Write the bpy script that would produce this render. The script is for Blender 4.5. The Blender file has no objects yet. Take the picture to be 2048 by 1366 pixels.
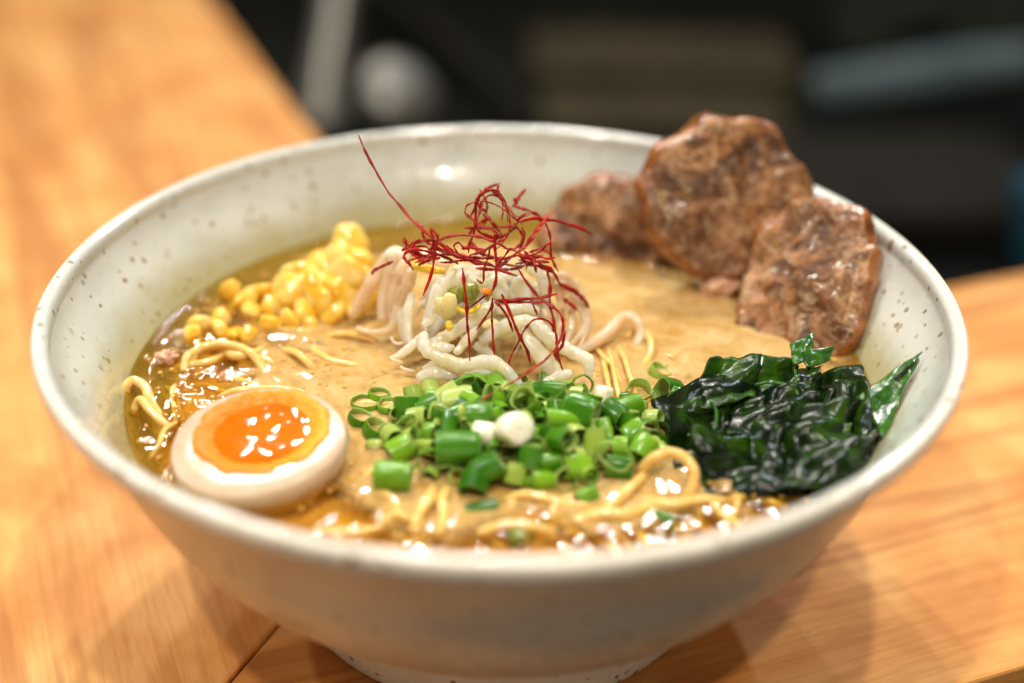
import bpy, math, random
from mathutils import Vector, Matrix, noise
from math import sin, cos, pi, radians, sqrt

CM = 0.01
TOP = 8.3                       # height of the bowl's rim above the counter, cm
BZ = TOP - 2.4                  # broth level

# ------------------------------------------------------------------ camera
sc = bpy.context.scene
PITCH, ROLL = radians(29.17), radians(0.91)
CAM = Vector((0.26, -29.55, 14.95 + TOP))
Wd = Vector((0, cos(PITCH), -sin(PITCH)))
_r = Vector((1, 0, 0)); _u = _r.cross(Wd)
Rt = cos(ROLL) * _r + sin(ROLL) * _u
Up = -sin(ROLL) * _r + cos(ROLL) * _u
FPX = 50 / 36 * 2048
cd = bpy.data.cameras.new('camera'); cam = bpy.data.objects.new('camera', cd)
sc.collection.objects.link(cam); sc.camera = cam
cam.matrix_world = Matrix.Translation(CAM * CM) @ Matrix((Rt, Up, -Wd)).transposed().to_4x4()
cd.sensor_width = 36; cd.lens = 50; cd.clip_start = 0.01; cd.clip_end = 50
cd.dof.use_dof = True; cd.dof.focus_distance = 33.0 * CM; cd.dof.aperture_fstop = 3.5
cd.dof.aperture_blades = 0

# ------------------------------------------------------------------ light
wo = bpy.data.worlds.new('World'); sc.world = wo; wo.use_nodes = True
wo.node_tree.nodes['Background'].inputs[0].default_value = (1.0, 0.84, 0.68, 1)
wo.node_tree.nodes['Background'].inputs[1].default_value = 0.12
sc.view_settings.view_transform = 'Standard'; sc.view_settings.look = 'None'
sc.view_settings.exposure = 0.0; sc.view_settings.gamma = 1.0
sc.render.engine = 'CYCLES'
sc.cycles.use_denoising = True
sc.cycles.sample_clamp_direct = 0; sc.cycles.sample_clamp_indirect = 4
sc.cycles.max_bounces = 8; sc.cycles.transmission_bounces = 6; sc.cycles.caustics_reflective = False
sc.cycles.caustics_refractive = False

def lamp(name, pos, power, col, size, target=(0, 0, TOP), spread=180):
    l = bpy.data.lights.new(name, 'AREA'); l.shape = 'DISK'; l.size = size * CM; l.energy = power * 0.53 * (0.2 if spread <= 60 else 0.4 if spread <= 90 else 0.47); l.color = col; l.spread = radians(spread)
    o = bpy.data.objects.new(name, l); sc.collection.objects.link(o)
    o.location = Vector(pos) * CM
    o.rotation_euler = (Vector(target) - Vector(pos)).to_track_quat('-Z', 'Y').to_euler()
    return o
# ceiling spots: two warm ones behind the bowl, cooler ones to the sides, three more overhead; glint lamps and a front fill added
lamp('ceiling_spot_third', (-60, 120, TOP + 170), 8, (1.0, 0.95, 0.88), 7, spread=60)  # unseen lamp added for more glints on the broth
lamp('glint_lamp_far', (30, 205, TOP + 170), 7, (1.0, 0.93, 0.82), 8, spread=60)  # added low and far behind, to glint off the broth
lamp('far_spot_second', (-55, 210, TOP + 150), 6, (1.0, 0.95, 0.88), 8, spread=60)  # another unseen lamp added for glints
lamp('ceiling_spot_warm', (-22, 134, TOP + 182), 17, (1.0, 0.94, 0.85), 7, spread=60)
lamp('ceiling_spot_second', (-4, 138, TOP + 178), 11, (1.0, 0.94, 0.86), 6, spread=60)
lamp('cool_spot', (85, 150, TOP + 136), 9, (0.74, 0.88, 1.0), 7, spread=60)
lamp('side_spot_left', (-120, 45, TOP + 120), 8.0, (0.90, 0.95, 1.0), 7, spread=90)
lamp('front_fill', (10, -130, TOP + 32), 6.5, (1.0, 0.88, 0.74), 50, spread=180)  # unseen soft fill added to brighten the bowl's foot and outer wall
lamp('overhead_spot', (24, -8, TOP + 130), 8.8, (1.0, 0.92, 0.81), 5, spread=100)
lamp('overhead_spot_second', (-40, -52, TOP + 125), 9.5, (1.0, 0.92, 0.81), 5, spread=100)
lamp('overhead_spot_third', (32, -66, TOP + 125), 8.5, (1.0, 0.90, 0.78), 5, spread=100)

# ------------------------------------------------------------------ helpers
def P(px, py, h=0.0):
    """point above the broth: sight line through a photo pixel met at height BZ+h (cm)"""
    d = Wd + (px - 1024) / FPX * Rt - (py - 683) / FPX * Up
    t = (BZ + h - CAM.z) / d.z
    return CAM + t * d
def D(px, py, depth):
    d = Wd + (px - 1024) / FPX * Rt - (py - 683) / FPX * Up
    return CAM + depth * d
COL = sc.collection
def meta(o, label=None, cat=None, group=None, kind=None):
    if label: o['label'] = label
    if cat: o['category'] = cat
    if group: o['group'] = group
    if kind: o['kind'] = kind
    return o
def mesh(name, vs, fs, mats, parent=None, smooth=True, slots=None, origin=None, weld=False):
    vs = [Vector(v) for v in vs]
    if origin is None:
        if parent is not None:
            origin = parent['_o']
        else:
            n = len(vs); origin = (sum(v.x for v in vs) / n, sum(v.y for v in vs) / n, min(v.z for v in vs))
    O = Vector(origin)
    me = bpy.data.meshes.new(name)
    me.from_pydata([(v - O) * CM for v in vs], [], fs)
    if not isinstance(mats, (list, tuple)): mats = [mats]
    for m in mats: me.materials.append(m)
    if slots: me.polygons.foreach_set('material_index', slots)
    me.polygons.foreach_set('use_smooth', [smooth] * len(fs))
    me.update()
    o = bpy.data.objects.new(name, me); COL.objects.link(o)
    if parent is None: o.location = O * CM
    else:
        o.parent = parent
    OR[o.name] = O
    return o
OR = {}
def empty(name, loc):
    o = bpy.data.objects.new(name, None); COL.objects.link(o)
    o.location = Vector(loc) * CM; o.empty_display_size = 0.01
    OR[o.name] = Vector(loc); return o
def part(name, parent, vs, fs, mats, **k):
    return mesh(name, vs, fs, mats, parent=parent, origin=OR[parent.name] if not k.get('o') else k['o'], **{a: b for a, b in k.items() if a != 'o'})
def cat_spline(pts, n):
    """Catmull-Rom through pts, n samples per span"""
    pts = [Vector(p) for p in pts]
    if len(pts) == 2:
        return [pts[0].lerp(pts[1], i / n) for i in range(n + 1)]
    q = [2 * pts[0] - pts[1]] + pts + [2 * pts[-1] - pts[-2]]
    out = []
    for i in range(1, len(q) - 2):
        a, b, c, d = q[i - 1:i + 3]
        for k in range(n):
            t = k / n
            out.append(0.5 * (2 * b + (c - a) * t + (2 * a - 5 * b + 4 * c - d) * t * t + (3 * b - a - 3 * c + d) * t ** 3))
    out.append(pts[-1]); return out
def tube(pts, rad, seg=8, n=6, flat=1.0, wob=0.0, seed=0.0, close=0.6):
    """tapered tube; rad = number or list of radii spread along the length"""
    c = cat_spline(pts, n); m = len(c)
    if not isinstance(rad, (list, tuple)): rad = [rad, rad]
    def R(t):
        x = t * (len(rad) - 1); i = min(int(x), len(rad) - 2); f = x - i
        return rad[i] * (1 - f) + rad[i + 1] * f
    T = [(c[min(i + 1, m - 1)] - c[max(i - 1, 0)]).normalized() for i in range(m)]
    nrm = T[0].orthogonal().normalized()
    vs, fs = [], []
    # rounded ends: extra rings
    rows = []
    for i in range(m):
        nrm = (nrm - T[i] * nrm.dot(T[i])).normalized()
        b = T[i].cross(nrm)
        r = R(i / (m - 1))
        if wob: r *= 1 + wob * noise.noise(Vector((i * 0.35, seed, 0.3)))
        if i == 0 and close: rows.append((c[i] - T[i] * r * .75 * close, nrm.copy(), b, r * .35)); rows.append((c[i] - T[i] * r * .5 * close, nrm.copy(), b, r * .75))
        rows.append((c[i], nrm.copy(), b, r))
        if i == m - 1 and close: rows.append((c[i] + T[i] * r * .5 * close, nrm.copy(), b, r * .75)); rows.append((c[i] + T[i] * r * .75 * close, nrm.copy(), b, r * .35))
    for (p, a, b, r) in rows:
        for k in range(seg):
            t = 2 * pi * k / seg
            vs.append(p + a * (cos(t) * r) + b * (sin(t) * r * flat))
    L = len(rows)
    for i in range(L - 1):
        for k in range(seg):
            k2 = (k + 1) % seg
            fs.append((i * seg + k, i * seg + k2, (i + 1) * seg + k2, (i + 1) * seg + k))
    fs.append(tuple(range(seg))[::-1]); fs.append(tuple((L - 1) * seg + k for k in range(seg)))
    return vs, fs
def lathe(prof, n=128, wob=None):
    vs, fs = [], []
    for (r, z) in prof:
        for k in range(n):
            t = 2 * pi * k / n
            rr = r * (1 + (wob(t, z) if wob else 0))
            vs.append((rr * cos(t), rr * sin(t), z))
    for i in range(len(prof) - 1):
        for k in range(n):
            k2 = (k + 1) % n
            fs.append((i * n + k, i * n + k2, (i + 1) * n + k2, (i + 1) * n + k))
    return vs, fs
def ellipsoid(c, ax, R=None, nu=16, nv=10, bump=0.0, freq=2.0, seed=0.0):
    vs, fs = [], []
    R = R or Matrix.Identity(3); c = Vector(c)
    for j in range(1, nv):
        ph = pi * j / nv
        for i in range(nu):
            th = 2 * pi * i / nu
            d = Vector((sin(ph) * cos(th), sin(ph) * sin(th), cos(ph)))
            s = 1 + (bump * noise.noise(d * freq + Vector((seed, seed * 1.7, 3))) if bump else 0)
            vs.append(c + R @ Vector((d.x * ax[0] * s, d.y * ax[1] * s, d.z * ax[2] * s)))
    vs.append(c + R @ Vector((0, 0, ax[2]))); vs.append(c + R @ Vector((0, 0, -ax[2])))
    a, b = len(vs) - 2, len(vs) - 1
    for j in range(nv - 2):
        for i in range(nu):
            i2 = (i + 1) % nu
            fs.append((j * nu + i, (j + 1) * nu + i, (j + 1) * nu + i2, j * nu + i2))
    for i in range(nu):
        i2 = (i + 1) % nu
        fs.append((a, i, i2)); fs.append((b, (nv - 2) * nu + i2, (nv - 2) * nu + i))
    return vs, fs
def join(*ms):
    vs, fs = [], []
    for v, f in ms:
        o = len(vs); vs += list(v); fs += [tuple(i + o for i in q) for q in f]
    return vs, fs
ORD = ['zeroth', 'first', 'second', 'third', 'fourth', 'fifth', 'sixth', 'seventh', 'eighth', 'ninth', 'tenth', 'eleventh', 'twelfth',
       'thirteenth', 'fourteenth', 'fifteenth', 'sixteenth', 'seventeenth', 'eighteenth', 'nineteenth', 'twentieth', 'twenty first', 'twenty second',
       'twenty third', 'twenty fourth', 'twenty fifth', 'twenty sixth']
ORD += ['twenty ' + q for q in ('seventh', 'eighth', 'ninth')] + ['thirtieth'] + ['thirty ' + q for q in ORD[1:10]] + ['fortieth'] + ['forty ' + q for q in ORD[1:10]]
def rmat(yaw, pitch=0, roll=0):
    return (Matrix.Rotation(yaw, 3, 'Z') @ Matrix.Rotation(pitch, 3, 'Y') @ Matrix.Rotation(roll, 3, 'X'))

# ------------------------------------------------------------------ materials
class MT:
    def __init__(s, name):
        s.m = bpy.data.materials.new(name); s.m.use_nodes = True
        s.nt = s.m.node_tree; s.N = s.nt.nodes; s.L = s.nt.links
        s.b = s.N['Principled BSDF']; s._tc = None
    def n(s, t, **k):
        x = s.N.new(t)
        for a, v in k.items():
            if hasattr(x, a) and a not in ('Scale',): setattr(x, a, v)
            else: x.inputs[a].default_value = v
        return x
    def link(s, a, b): s.L.new(a, b)
    def coord(s, scale=(1, 1, 1), rot=(0, 0, 0), rand=True, loc=(0, 0, 0)):
        if s._tc is None: s._tc = s.n('ShaderNodeTexCoord')
        mp = s.n('ShaderNodeMapping'); mp.inputs['Scale'].default_value = tuple(100 * q for q in scale)
        mp.inputs['Rotation'].default_value = rot; mp.inputs['Location'].default_value = loc
        s.link(s._tc.outputs['Object'], mp.inputs['Vector'])
        out = mp.outputs[0]
        if rand:
            oi = s.n('ShaderNodeObjectInfo'); mu = s.n('ShaderNodeMath', operation='MULTIPLY'); mu.inputs[1].default_value = 37.0
            s.link(oi.outputs['Random'], mu.inputs[0])
            ad = s.n('ShaderNodeVectorMath', operation='ADD'); s.link(out, ad.inputs[0]); s.link(mu.outputs[0], ad.inputs[1]); out = ad.outputs[0]
        return out
    def noise(s, vec, scale, detail=3, rough=0.55, dist=0.0):
        x = s.n('ShaderNodeTexNoise'); x.inputs['Scale'].default_value = scale; x.inputs['Detail'].default_value = detail
        x.inputs['Roughness'].default_value = rough; x.inputs['Distortion'].default_value = dist
        s.link(vec, x.inputs['Vector']); return x.outputs['Fac']
    def ramp(s, fac, stops, interp='LINEAR'):
        x = s.n('ShaderNodeValToRGB'); e = x.color_ramp.elements; x.color_ramp.interpolation = interp
        while len(e) < len(stops): e.new(0.5)
        for i, (p, c) in enumerate(stops):
            e[i].position = p; e[i].color = (c, c, c, 1) if isinstance(c, (int, float)) else tuple(c) + (1,)
        s.link(fac, x.inputs[0]); return x.outputs[0]
    def mix(s, fac, a, b, mode='MIX'):
        x = s.n('ShaderNodeMix', data_type='RGBA', blend_type=mode)
        for v, i in ((fac, 0), (a, 6), (b, 7)):
            if isinstance(v, (int, float)): x.inputs[i].default_value = v
            elif isinstance(v, tuple): x.inputs[i].default_value = v + (1,)
            else: s.link(v, x.inputs[i])
        return x.outputs[2]
    def math(s, op, a, b=0.0, c=0.0):
        x = s.n('ShaderNodeMath', operation=op)
        for i, v in enumerate((a, b, c)):
            if isinstance(v, (int, float)): x.inputs[i].default_value = v
            else: s.link(v, x.inputs[i])
        return x.outputs[0]
    def bump(s, h, strength=0.3, dist=0.05):
        x = s.n('ShaderNodeBump'); x.inputs['Strength'].default_value = strength; x.inputs['Distance'].default_value = dist * CM
        s.link(h, x.inputs['Height']); s.link(x.outputs[0], s.b.inputs['Normal'])
    def set(s, **k):
        for a, v in k.items():
            key = {'base': 'Base Color', 'rough': 'Roughness', 'sss': 'Subsurface Weight', 'sr': 'Subsurface Radius', 'ss': 'Subsurface Scale',
                   'coat': 'Coat Weight', 'coatr': 'Coat Roughness', 'spec': 'Specular IOR Level', 'ior': 'IOR', 'metal': 'Metallic', 'trans': 'Transmission Weight', 'alpha': 'Alpha'}[a]
            if isinstance(v, (int, float)): s.b.inputs[key].default_value = v
            elif isinstance(v, tuple): s.b.inputs[key].default_value = v + (1,) if key == 'Base Color' else v
            else: s.link(v, s.b.inputs[key])
        return s
    def translucent(s, amount, col):
        """thin leaf: some light passes through"""
        t = s.n('ShaderNodeBsdfTranslucent')
        if isinstance(col, tuple): t.inputs[0].default_value = col + (1,)
        else: s.link(col, t.inputs[0])
        m = s.n('ShaderNodeMixShader'); m.inputs[0].default_value = amount
        s.link(s.b.outputs[0], m.inputs[1]); s.link(t.outputs[0], m.inputs[2])
        s.link(m.outputs[0], s.N['Material Output'].inputs[0])

def m_wood(name, rot, seed):
    t = MT(name)
    v = t.coord((1, 1, 1), (0, 0, -rot), rand=False, loc=(seed, seed * 2.3, 0))
    # stretch along the grain (x)
    mp = t.n('ShaderNodeMapping'); mp.inputs['Scale'].default_value = (0.045, 1.0, 1.0); t.link(v, mp.inputs[0]); g = mp.outputs[0]
    broad = t.noise(g, 0.38, 3, 0.5, 0.6)
    ringsv = t.math('MULTIPLY', broad, 26.0); rings = t.math('SINE', ringsv)
    rings = t.math('MULTIPLY_ADD', rings, 0.5, 0.5)
    rings = t.math('POWER', rings, 7.0)
    mp2 = t.n('ShaderNodeMapping'); mp2.inputs['Scale'].default_value = (0.12, 2.2, 1.0); t.link(v, mp2.inputs[0])
    fine = t.noise(mp2.outputs[0], 3.0, 6, 0.65)
    blotch = t.noise(v, 0.28, 3, 0.5, 0.5)
    c = t.ramp(blotch, [(0.35, (0.60, 0.245, 0.055)), (0.5, (0.69, 0.325, 0.088)), (0.65, (0.77, 0.41, 0.135))])
    c = t.mix(t.math('MULTIPLY', rings, 0.62), c, (0.34, 0.105, 0.015))
    c = t.mix(t.ramp(fine, [(0.38, 0.34), (0.56, 0.0)]), c, (0.34, 0.13, 0.025))
    sp = t.noise(v, 2.6, 2, 0.5)
    c = t.mix(t.ramp(sp, [(0.74, 0.0), (0.8, 0.5)]), c, (0.16, 0.07, 0.02))
    t.set(base=c, rough=t.ramp(fine, [(0.3, 0.6), (0.7, 0.48)]), spec=0.25)
    t.bump(fine, 0.12, 0.02)
    return t.m

def m_glaze(name, inside=True, tint=None):
    t = MT(name); v = t.coord(rand=False)
    big = t.noise(v, 0.5, 3, 0.5)
    c = t.ramp(big, [(0.3, (0.53, 0.555, 0.515)), (0.7, (0.62, 0.64, 0.595))])
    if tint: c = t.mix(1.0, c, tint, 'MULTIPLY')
    def specks(scale, rad, thr, col, c, warp=0.25, seed=0.0, squash=(1, 1, 1), strength=1.0):
        vv = t.coord(squash, rand=False, loc=(seed, seed, seed))
        w = t.n('ShaderNodeTexNoise'); w.inputs['Scale'].default_value = scale * 1.5; t.link(vv, w.inputs['Vector'])
        sub = t.n('ShaderNodeVectorMath', operation='MULTIPLY_ADD'); t.link(w.outputs['Color'], sub.inputs[0])
        sub.inputs[1].default_value = (warp / scale,) * 3; t.link(vv, sub.inputs[2])
        vo = t.n('ShaderNodeTexVoronoi'); vo.inputs['Scale'].default_value = scale; t.link(sub.outputs[0], vo.inputs['Vector'])
        sep = t.n('ShaderNodeSeparateColor'); t.link(vo.outputs['Color'], sep.inputs[0])
        size = t.math('MAXIMUM', t.math('MULTIPLY', t.math('SUBTRACT', sep.outputs[0], thr), rad / (1 - thr)), 0.0)
        f = t.math('DIVIDE', t.math('SUBTRACT', size, vo.outputs['Distance']), rad * 0.25)
        f = t.n('ShaderNodeClamp'), f
        t.link(f[1], f[0].inputs[0])
        fac = t.math('MULTIPLY', f[0].outputs[0], t.math('MULTIPLY', sep.outputs[1], strength))
        return t.mix(fac, c, col)
    c = specks(4.5, 0.45, 0.35, (0.26, 0.21, 0.13), c, strength=1.4)
    c = specks(2.6, 0.30, 0.55, (0.26, 0.12, 0.04), c, 0.6, 5.0, (1, 1, 0.7), 1.6)
    c0 = c
    c = specks(1.1, 0.17, 0.4, (0.14, 0.06, 0.02), c, 0.7, 9.0, (1, 1, 0.6), 1.8)
    xs = t.n('ShaderNodeSeparateXYZ'); t.link(v, xs.inputs[0])
    c = t.mix(t.ramp(t.math('MULTIPLY_ADD', xs.outputs[0], 0.05, 0.5), [(0.5, 0.12), (0.8, 1.0)]), c0, c)
    # film of oil left on the wall just above the broth
    geo = t.n('ShaderNodeTexCoord'); sx = t.n('ShaderNodeSeparateXYZ'); t.link(geo.outputs['Object'], sx.inputs[0])
    if inside:
        nz = t.noise(v, 0.9, 4, 0.6)
        hz = t.math('ADD', t.math('MULTIPLY', sx.outputs[2], 100.0), t.math('MULTIPLY', nz, -1.2))
        film = t.ramp(t.math('DIVIDE', t.math('SUBTRACT', hz, BZ - 1.0), 2.2), [(0.0, 0.9), (0.42, 0.6), (0.7, 0.12), (1.0, 0.0)])
        c = t.mix(film, c, (0.36, 0.31, 0.07))
    t.set(base=c, rough=0.12 if inside else 0.3, spec=0.5, coat=0.4 if inside else 0.08, coatr=0.04 if inside else .15)
    und = t.noise(v, 1.3, 3, 0.5)
    fi = t.noise(v, 7.0, 2, 0.5)
    t.bump(t.math('ADD', und, t.math('MULTIPLY', fi, 0.12)), 0.55, 0.06)
    return t.m

def m_broth():
    t = MT('broth'); v = t.coord(rand=False)
    sx = t.n('ShaderNodeSeparateXYZ'); t.link(v, sx.inputs[0])
    n1 = t.noise(v, 0.35, 4, 0.6, 0.6); n2 = t.noise(v, 1.3, 4, 0.62, 0.9)
    # creamy emulsion in the middle and right, clear amber oil towards the left and front wall
    x, y = sx.outputs[0], sx.outputs[1]
    rad = t.math('SQRT', t.math('ADD', t.math('MULTIPLY', x, x), t.math('MULTIPLY', y, y)))
    e = t.math('MULTIPLY', t.math('MAXIMUM', t.math('SUBTRACT', rad, 6.6), -1.2), 0.40)
    lf = t.math('MULTIPLY', t.math('SUBTRACT', t.math('MULTIPLY', x, -0.75), t.math('MINIMUM', y, 1.5)), 0.062)
    f = t.math('ADD', t.math('ADD', e, lf), t.math('MULTIPLY', t.math('SUBTRACT', n1, 0.46), 2.8))
    f = t.math('ADD', f, t.math('MULTIPLY', t.math('SUBTRACT', n2, 0.5), 1.1))
    fac = t.ramp(f, [(0.12, 0.0), (0.62, 1.0)])
    cream = t.ramp(n2, [(0.35, (0.47, 0.28, 0.085)), (0.5, (0.55, 0.355, 0.13)), (0.68, (0.64, 0.45, 0.20))])
    amber = t.ramp(n2, [(0.3, (0.20, 0.08, 0.002)), (0.6, (0.42, 0.185, 0.006)), (0.8, (0.56, 0.28, 0.03))])
    c = t.mix(fac, cream, amber)
    # oil eyes
    vo = t.n('ShaderNodeTexVoronoi'); vo.inputs['Scale'].default_value = 1.35; t.link(v, vo.inputs['Vector'])
    sep = t.n('ShaderNodeSeparateColor'); t.link(vo.outputs['Color'], sep.inputs[0])
    eye = t.math('GREATER_THAN', t.math('MULTIPLY', t.math('SUBTRACT', sep.outputs[0], 0.55), 0.8), vo.outputs['Distance'])
    c = t.mix(t.math('MULTIPLY', eye, 0.5), c, (0.48, 0.23, 0.02))
    mk = t.n('ShaderNodeMixShader'); tr = t.n('ShaderNodeBsdfTransparent'); gl = t.n('ShaderNodeBsdfGlossy'); gl.inputs['Roughness'].default_value = 0.03
    tr.inputs[0].default_value = (0.98, 0.86, 0.42, 1)
    t.set(base=c, rough=0.05, ior=1.45, sss=0.35, ss=0.25 * CM, sr=(1.0, 0.5, 0.2), coat=0.5, coatr=0.02)
    b1 = t.noise(v, 2.2, 2, 0.5); b2 = t.noise(v, 7.0, 3, 0.6)
    rough_front = t.ramp(f, [(0.0, 0.10), (0.8, 1.0)])
    b3 = t.noise(v, 3.6, 1, 0.4)
    h = t.math('ADD', t.math('MULTIPLY', b1, 0.35), t.math('ADD', t.math('MULTIPLY', b3, t.math('MULTIPLY', rough_front, 0.55)), t.math('MULTIPLY', b2, t.math('MULTIPLY', rough_front, 0.10))))
    t.bump(h, 0.5, 0.07)
    nb = t.b.inputs['Normal'].links[0].from_socket
    fr = t.n('ShaderNodeFresnel'); fr.inputs[0].default_value = 1.42; t.link(nb, fr.inputs['Normal']); t.link(nb, gl.inputs['Normal'])
    t.link(fr.outputs[0], mk.inputs[0]); t.link(tr.outputs[0], mk.inputs[1]); t.link(gl.outputs[0], mk.inputs[2])
    fin = t.n('ShaderNodeMixShader')
    opq = t.ramp(t.math('ADD', f, t.math('MULTIPLY', t.math('SUBTRACT', t.noise(v, 2.4, 4, 0.6, 1.2), 0.5), 0.7)), [(0.02, 0.93), (0.28, 0.50), (0.6, 0.12)])
    t.link(opq, fin.inputs[0]); t.link(mk.outputs[0], fin.inputs[1]); t.link(t.b.outputs[0], fin.inputs[2])
    t.link(fin.outputs[0], t.N['Material Output'].inputs[0])
    return t.m

def m_simple(name, stops, scale=3.0, rough=0.3, sss=0.0, ss=0.2, sr=(1, .6, .3), bump=0.2, bs=None, bd=0.03, coat=0.0, stretch=(1, 1, 1), detail=3, **k):
    t = MT(name); v = t.coord(stretch)
    n = t.noise(v, scale, detail, 0.6, 0.3)
    t.set(base=t.ramp(n, stops), rough=rough, sss=sss, ss=ss * CM, sr=sr, coat=coat, coatr=0.04, **k)
    if bump: t.bump(t.noise(v, bs or scale * 2.5, 3, 0.5), bump, bd)
    return t

def m_green(name, lo, hi, rough=0.16, tr=0.25):
    """scallion wall: faint stripes and a colour of its own for every piece"""
    t = MT(name); v = t.coord()
    oi = t.n('ShaderNodeObjectInfo')
    n = t.noise(v, 2.5, 4, 0.6)
    n9 = t.noise(v, 0.9, 2, 0.5)
    f = t.math('ADD', t.math('MULTIPLY', oi.outputs['Random'], 0.55), t.math('ADD', t.math('MULTIPLY', n, 0.35), t.math('MULTIPLY', t.math('SUBTRACT', n9, 0.38), 1.3)))
    c = t.ramp(f, [(0.15, lo), (0.95, hi)])
    t.set(base=c, rough=rough + .08, coat=0.12, coatr=0.05, sss=0.0)
    t.bump(t.noise(v, 9.0, 3, 0.5), 0.2, 0.02)
    t.translucent(tr, c)
    return t.m

M = {}
M['wood_a'] = m_wood('maple_left', radians(112.3), 3.0)
M['wood_b'] = m_wood('maple_right', radians(22.3), 11.0)
M['glaze_in'] = m_glaze('speckled_glaze_inside', True)
M['glaze_out'] = m_glaze('speckled_glaze_outside', False, (1.36, 1.22, 1.10))  # warm tint stands in for light bounced off the wood
M['glaze_foot'] = m_glaze('foot_glaze_lightened', False, (1.45, 1.42, 1.36))  # foot tinted lighter than the wall, in place of light falling on it
M['broth'] = m_broth()
M['broth_low'] = m_simple('cloudy_broth', [(0.3, (0.50, 0.24, 0.025)), (0.5, (0.66, 0.36, 0.055)), (0.7, (0.76, 0.50, 0.14))], 0.9, 0.5, 0.0, bump=0.3, bs=3, detail=4).m
M['noodle'] = m_simple('noodle', [(0.3, (0.68, 0.42, 0.10)), (0.7, (0.80, 0.56, 0.20))], 3, 0.12, 0.4, 0.25, (1, .6, .25), 0.1, coat=0.5).m
_t = m_simple('sprout_stem', [(0.3, (0.84, 0.74, 0.48)), (0.45, (0.93, 0.88, 0.70)), (0.65, (0.95, 0.93, 0.84))], 1.6, 0.10, 0.8, 0.6, (1, .75, .42), 0.25, 5, 0.03, coat=0.5); _t.translucent(0.45, (0.95, 0.88, 0.62)); M['sprout'] = _t.m
_t = m_simple('sprout_stem_stained', [(0.3, (0.76, 0.55, 0.33)), (0.55, (0.86, 0.71, 0.50)), (0.75, (0.88, 0.78, 0.62))], 1.2, 0.14, 0.6, 0.35, (1, .7, .4), 0.3, 5, 0.03, coat=0.4); _t.translucent(0.38, (0.88, 0.66, 0.40)); M['sprout_pink'] = _t.m
M['sprout_head'] = m_simple('sprout_head', [(0.3, (0.80, 0.60, 0.22)), (0.7, (0.86, 0.76, 0.46))], 2.5, 0.14, 0.5, 0.25, (1, .75, .3), 0.3, 5, coat=0.4).m
M['sprout_yellow'] = m_simple('sprout_yellow', [(0.3, (0.80, 0.50, 0.015)), (0.7, (0.86, 0.62, 0.06))], 2.5, 0.14, 0.4, 0.2, (1, .7, .1), 0.3, 5, coat=0.4).m
M['bean_green'] = m_simple('mung_bean', [(0.3, (0.15, 0.17, 0.015)), (0.7, (0.30, 0.30, 0.04))], 2.0, 0.12, 0.2, 0.2, (1, .9, .2), 0.2, 5, coat=0.6).m
M['corn'] = m_simple('corn', [(0.3, (0.74, 0.36, 0.010)), (0.48, (0.80, 0.50, 0.05)), (0.68, (0.82, 0.64, 0.24))], 1.3, 0.16, 0.2, 0.3, (1, .7, .2), 0.5, 3, 0.06, coat=0.4).m
M['chili'] = m_simple('chili', [(0.3, (0.15, 0.002, 0.001)), (0.52, (0.30, 0.005, 0.002)), (0.72, (0.48, 0.015, 0.004))], 1.6, 0.34, 0.0, 0.1, (1, .2, .1), 0.2, 14, 0.02, coat=0.0, spec=0.25)
M['chili'] = M['chili'].m
M['orange_bit'] = m_simple('chili_flake', [(0.3, (0.75, 0.18, 0.01)), (0.7, (0.85, 0.3, 0.03))], 4, 0.3).m
M['green_dark'] = m_green('scallion_dark', (0.016, 0.095, 0.003), (0.075, 0.27, 0.008))
M['green_mid'] = m_green('scallion_mid', (0.07, 0.26, 0.006), (0.24, 0.48, 0.02))
M['green_lime'] = m_green('scallion_lime', (0.34, 0.52, 0.04), (0.64, 0.74, 0.22), tr=0.35)
M['green_in'] = m_green('scallion_cut', (0.16, 0.36, 0.02), (0.56, 0.68, 0.2), 0.22, 0.4)
M['green_white'] = m_simple('scallion_white', [(0.3, (0.80, 0.76, 0.50)), (0.7, (0.84, 0.83, 0.70))], 1.5, 0.18, 0.5, 0.3, (1, .9, .5), 0.2, 6, coat=0.3).m
def m_wakame():
    t = MT('wakame'); v = t.coord()
    n = t.noise(v, 1.2, 5, 0.62, 0.8)
    c = t.ramp(n, [(0.35, (0.001, 0.003, 0.001)), (0.52, (0.004, 0.014, 0.001)), (0.7, (0.025, 0.07, 0.002))])
    t.set(base=c, rough=0.22, coat=0.0, spec=0.25)
    t.bump(t.math('ADD', t.noise(v, 3.5, 4, 0.6, 0.5), t.math('MULTIPLY', t.noise(v, 14, 2, 0.5), 0.10)), 0.28, 0.06)
    t.translucent(0.10, t.ramp(n, [(0.3, (0.02, 0.07, 0.003)), (0.7, (0.14, 0.36, 0.01))]))
    return t.m
def m_wakame_light():
    t = MT('wakame_tip'); v = t.coord()
    n = t.noise(v, 2.2, 4, 0.6, 0.5)
    c = t.ramp(n, [(0.3, (0.012, 0.07, 0.006)), (0.7, (0.06, 0.22, 0.012))])
    t.set(base=c, rough=0.15, coat=0.5, coatr=0.04)
    t.bump(t.noise(v, 5, 3, 0.6), 0.6, 0.05)
    t.translucent(0.35, t.ramp(n, [(0.3, (0.05, 0.22, 0.01)), (0.75, (0.14, 0.42, 0.02))]))
    return t.m
M['wakame'] = m_wakame(); M['wakame_mid'] = m_simple('wakame_mid', [(0.35, (0.006, 0.022, 0.001)), (0.52, (0.018, 0.06, 0.002)), (0.7, (0.055, 0.14, 0.005))], 1.4, 0.22, bump=0.3, bs=4, bd=0.05, spec=0.25); M['wakame_mid'].translucent(0.22, (0.07, 0.22, 0.006)); M['wakame_mid'] = M['wakame_mid'].m; M['wakame_light'] = m_wakame_light()
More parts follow.
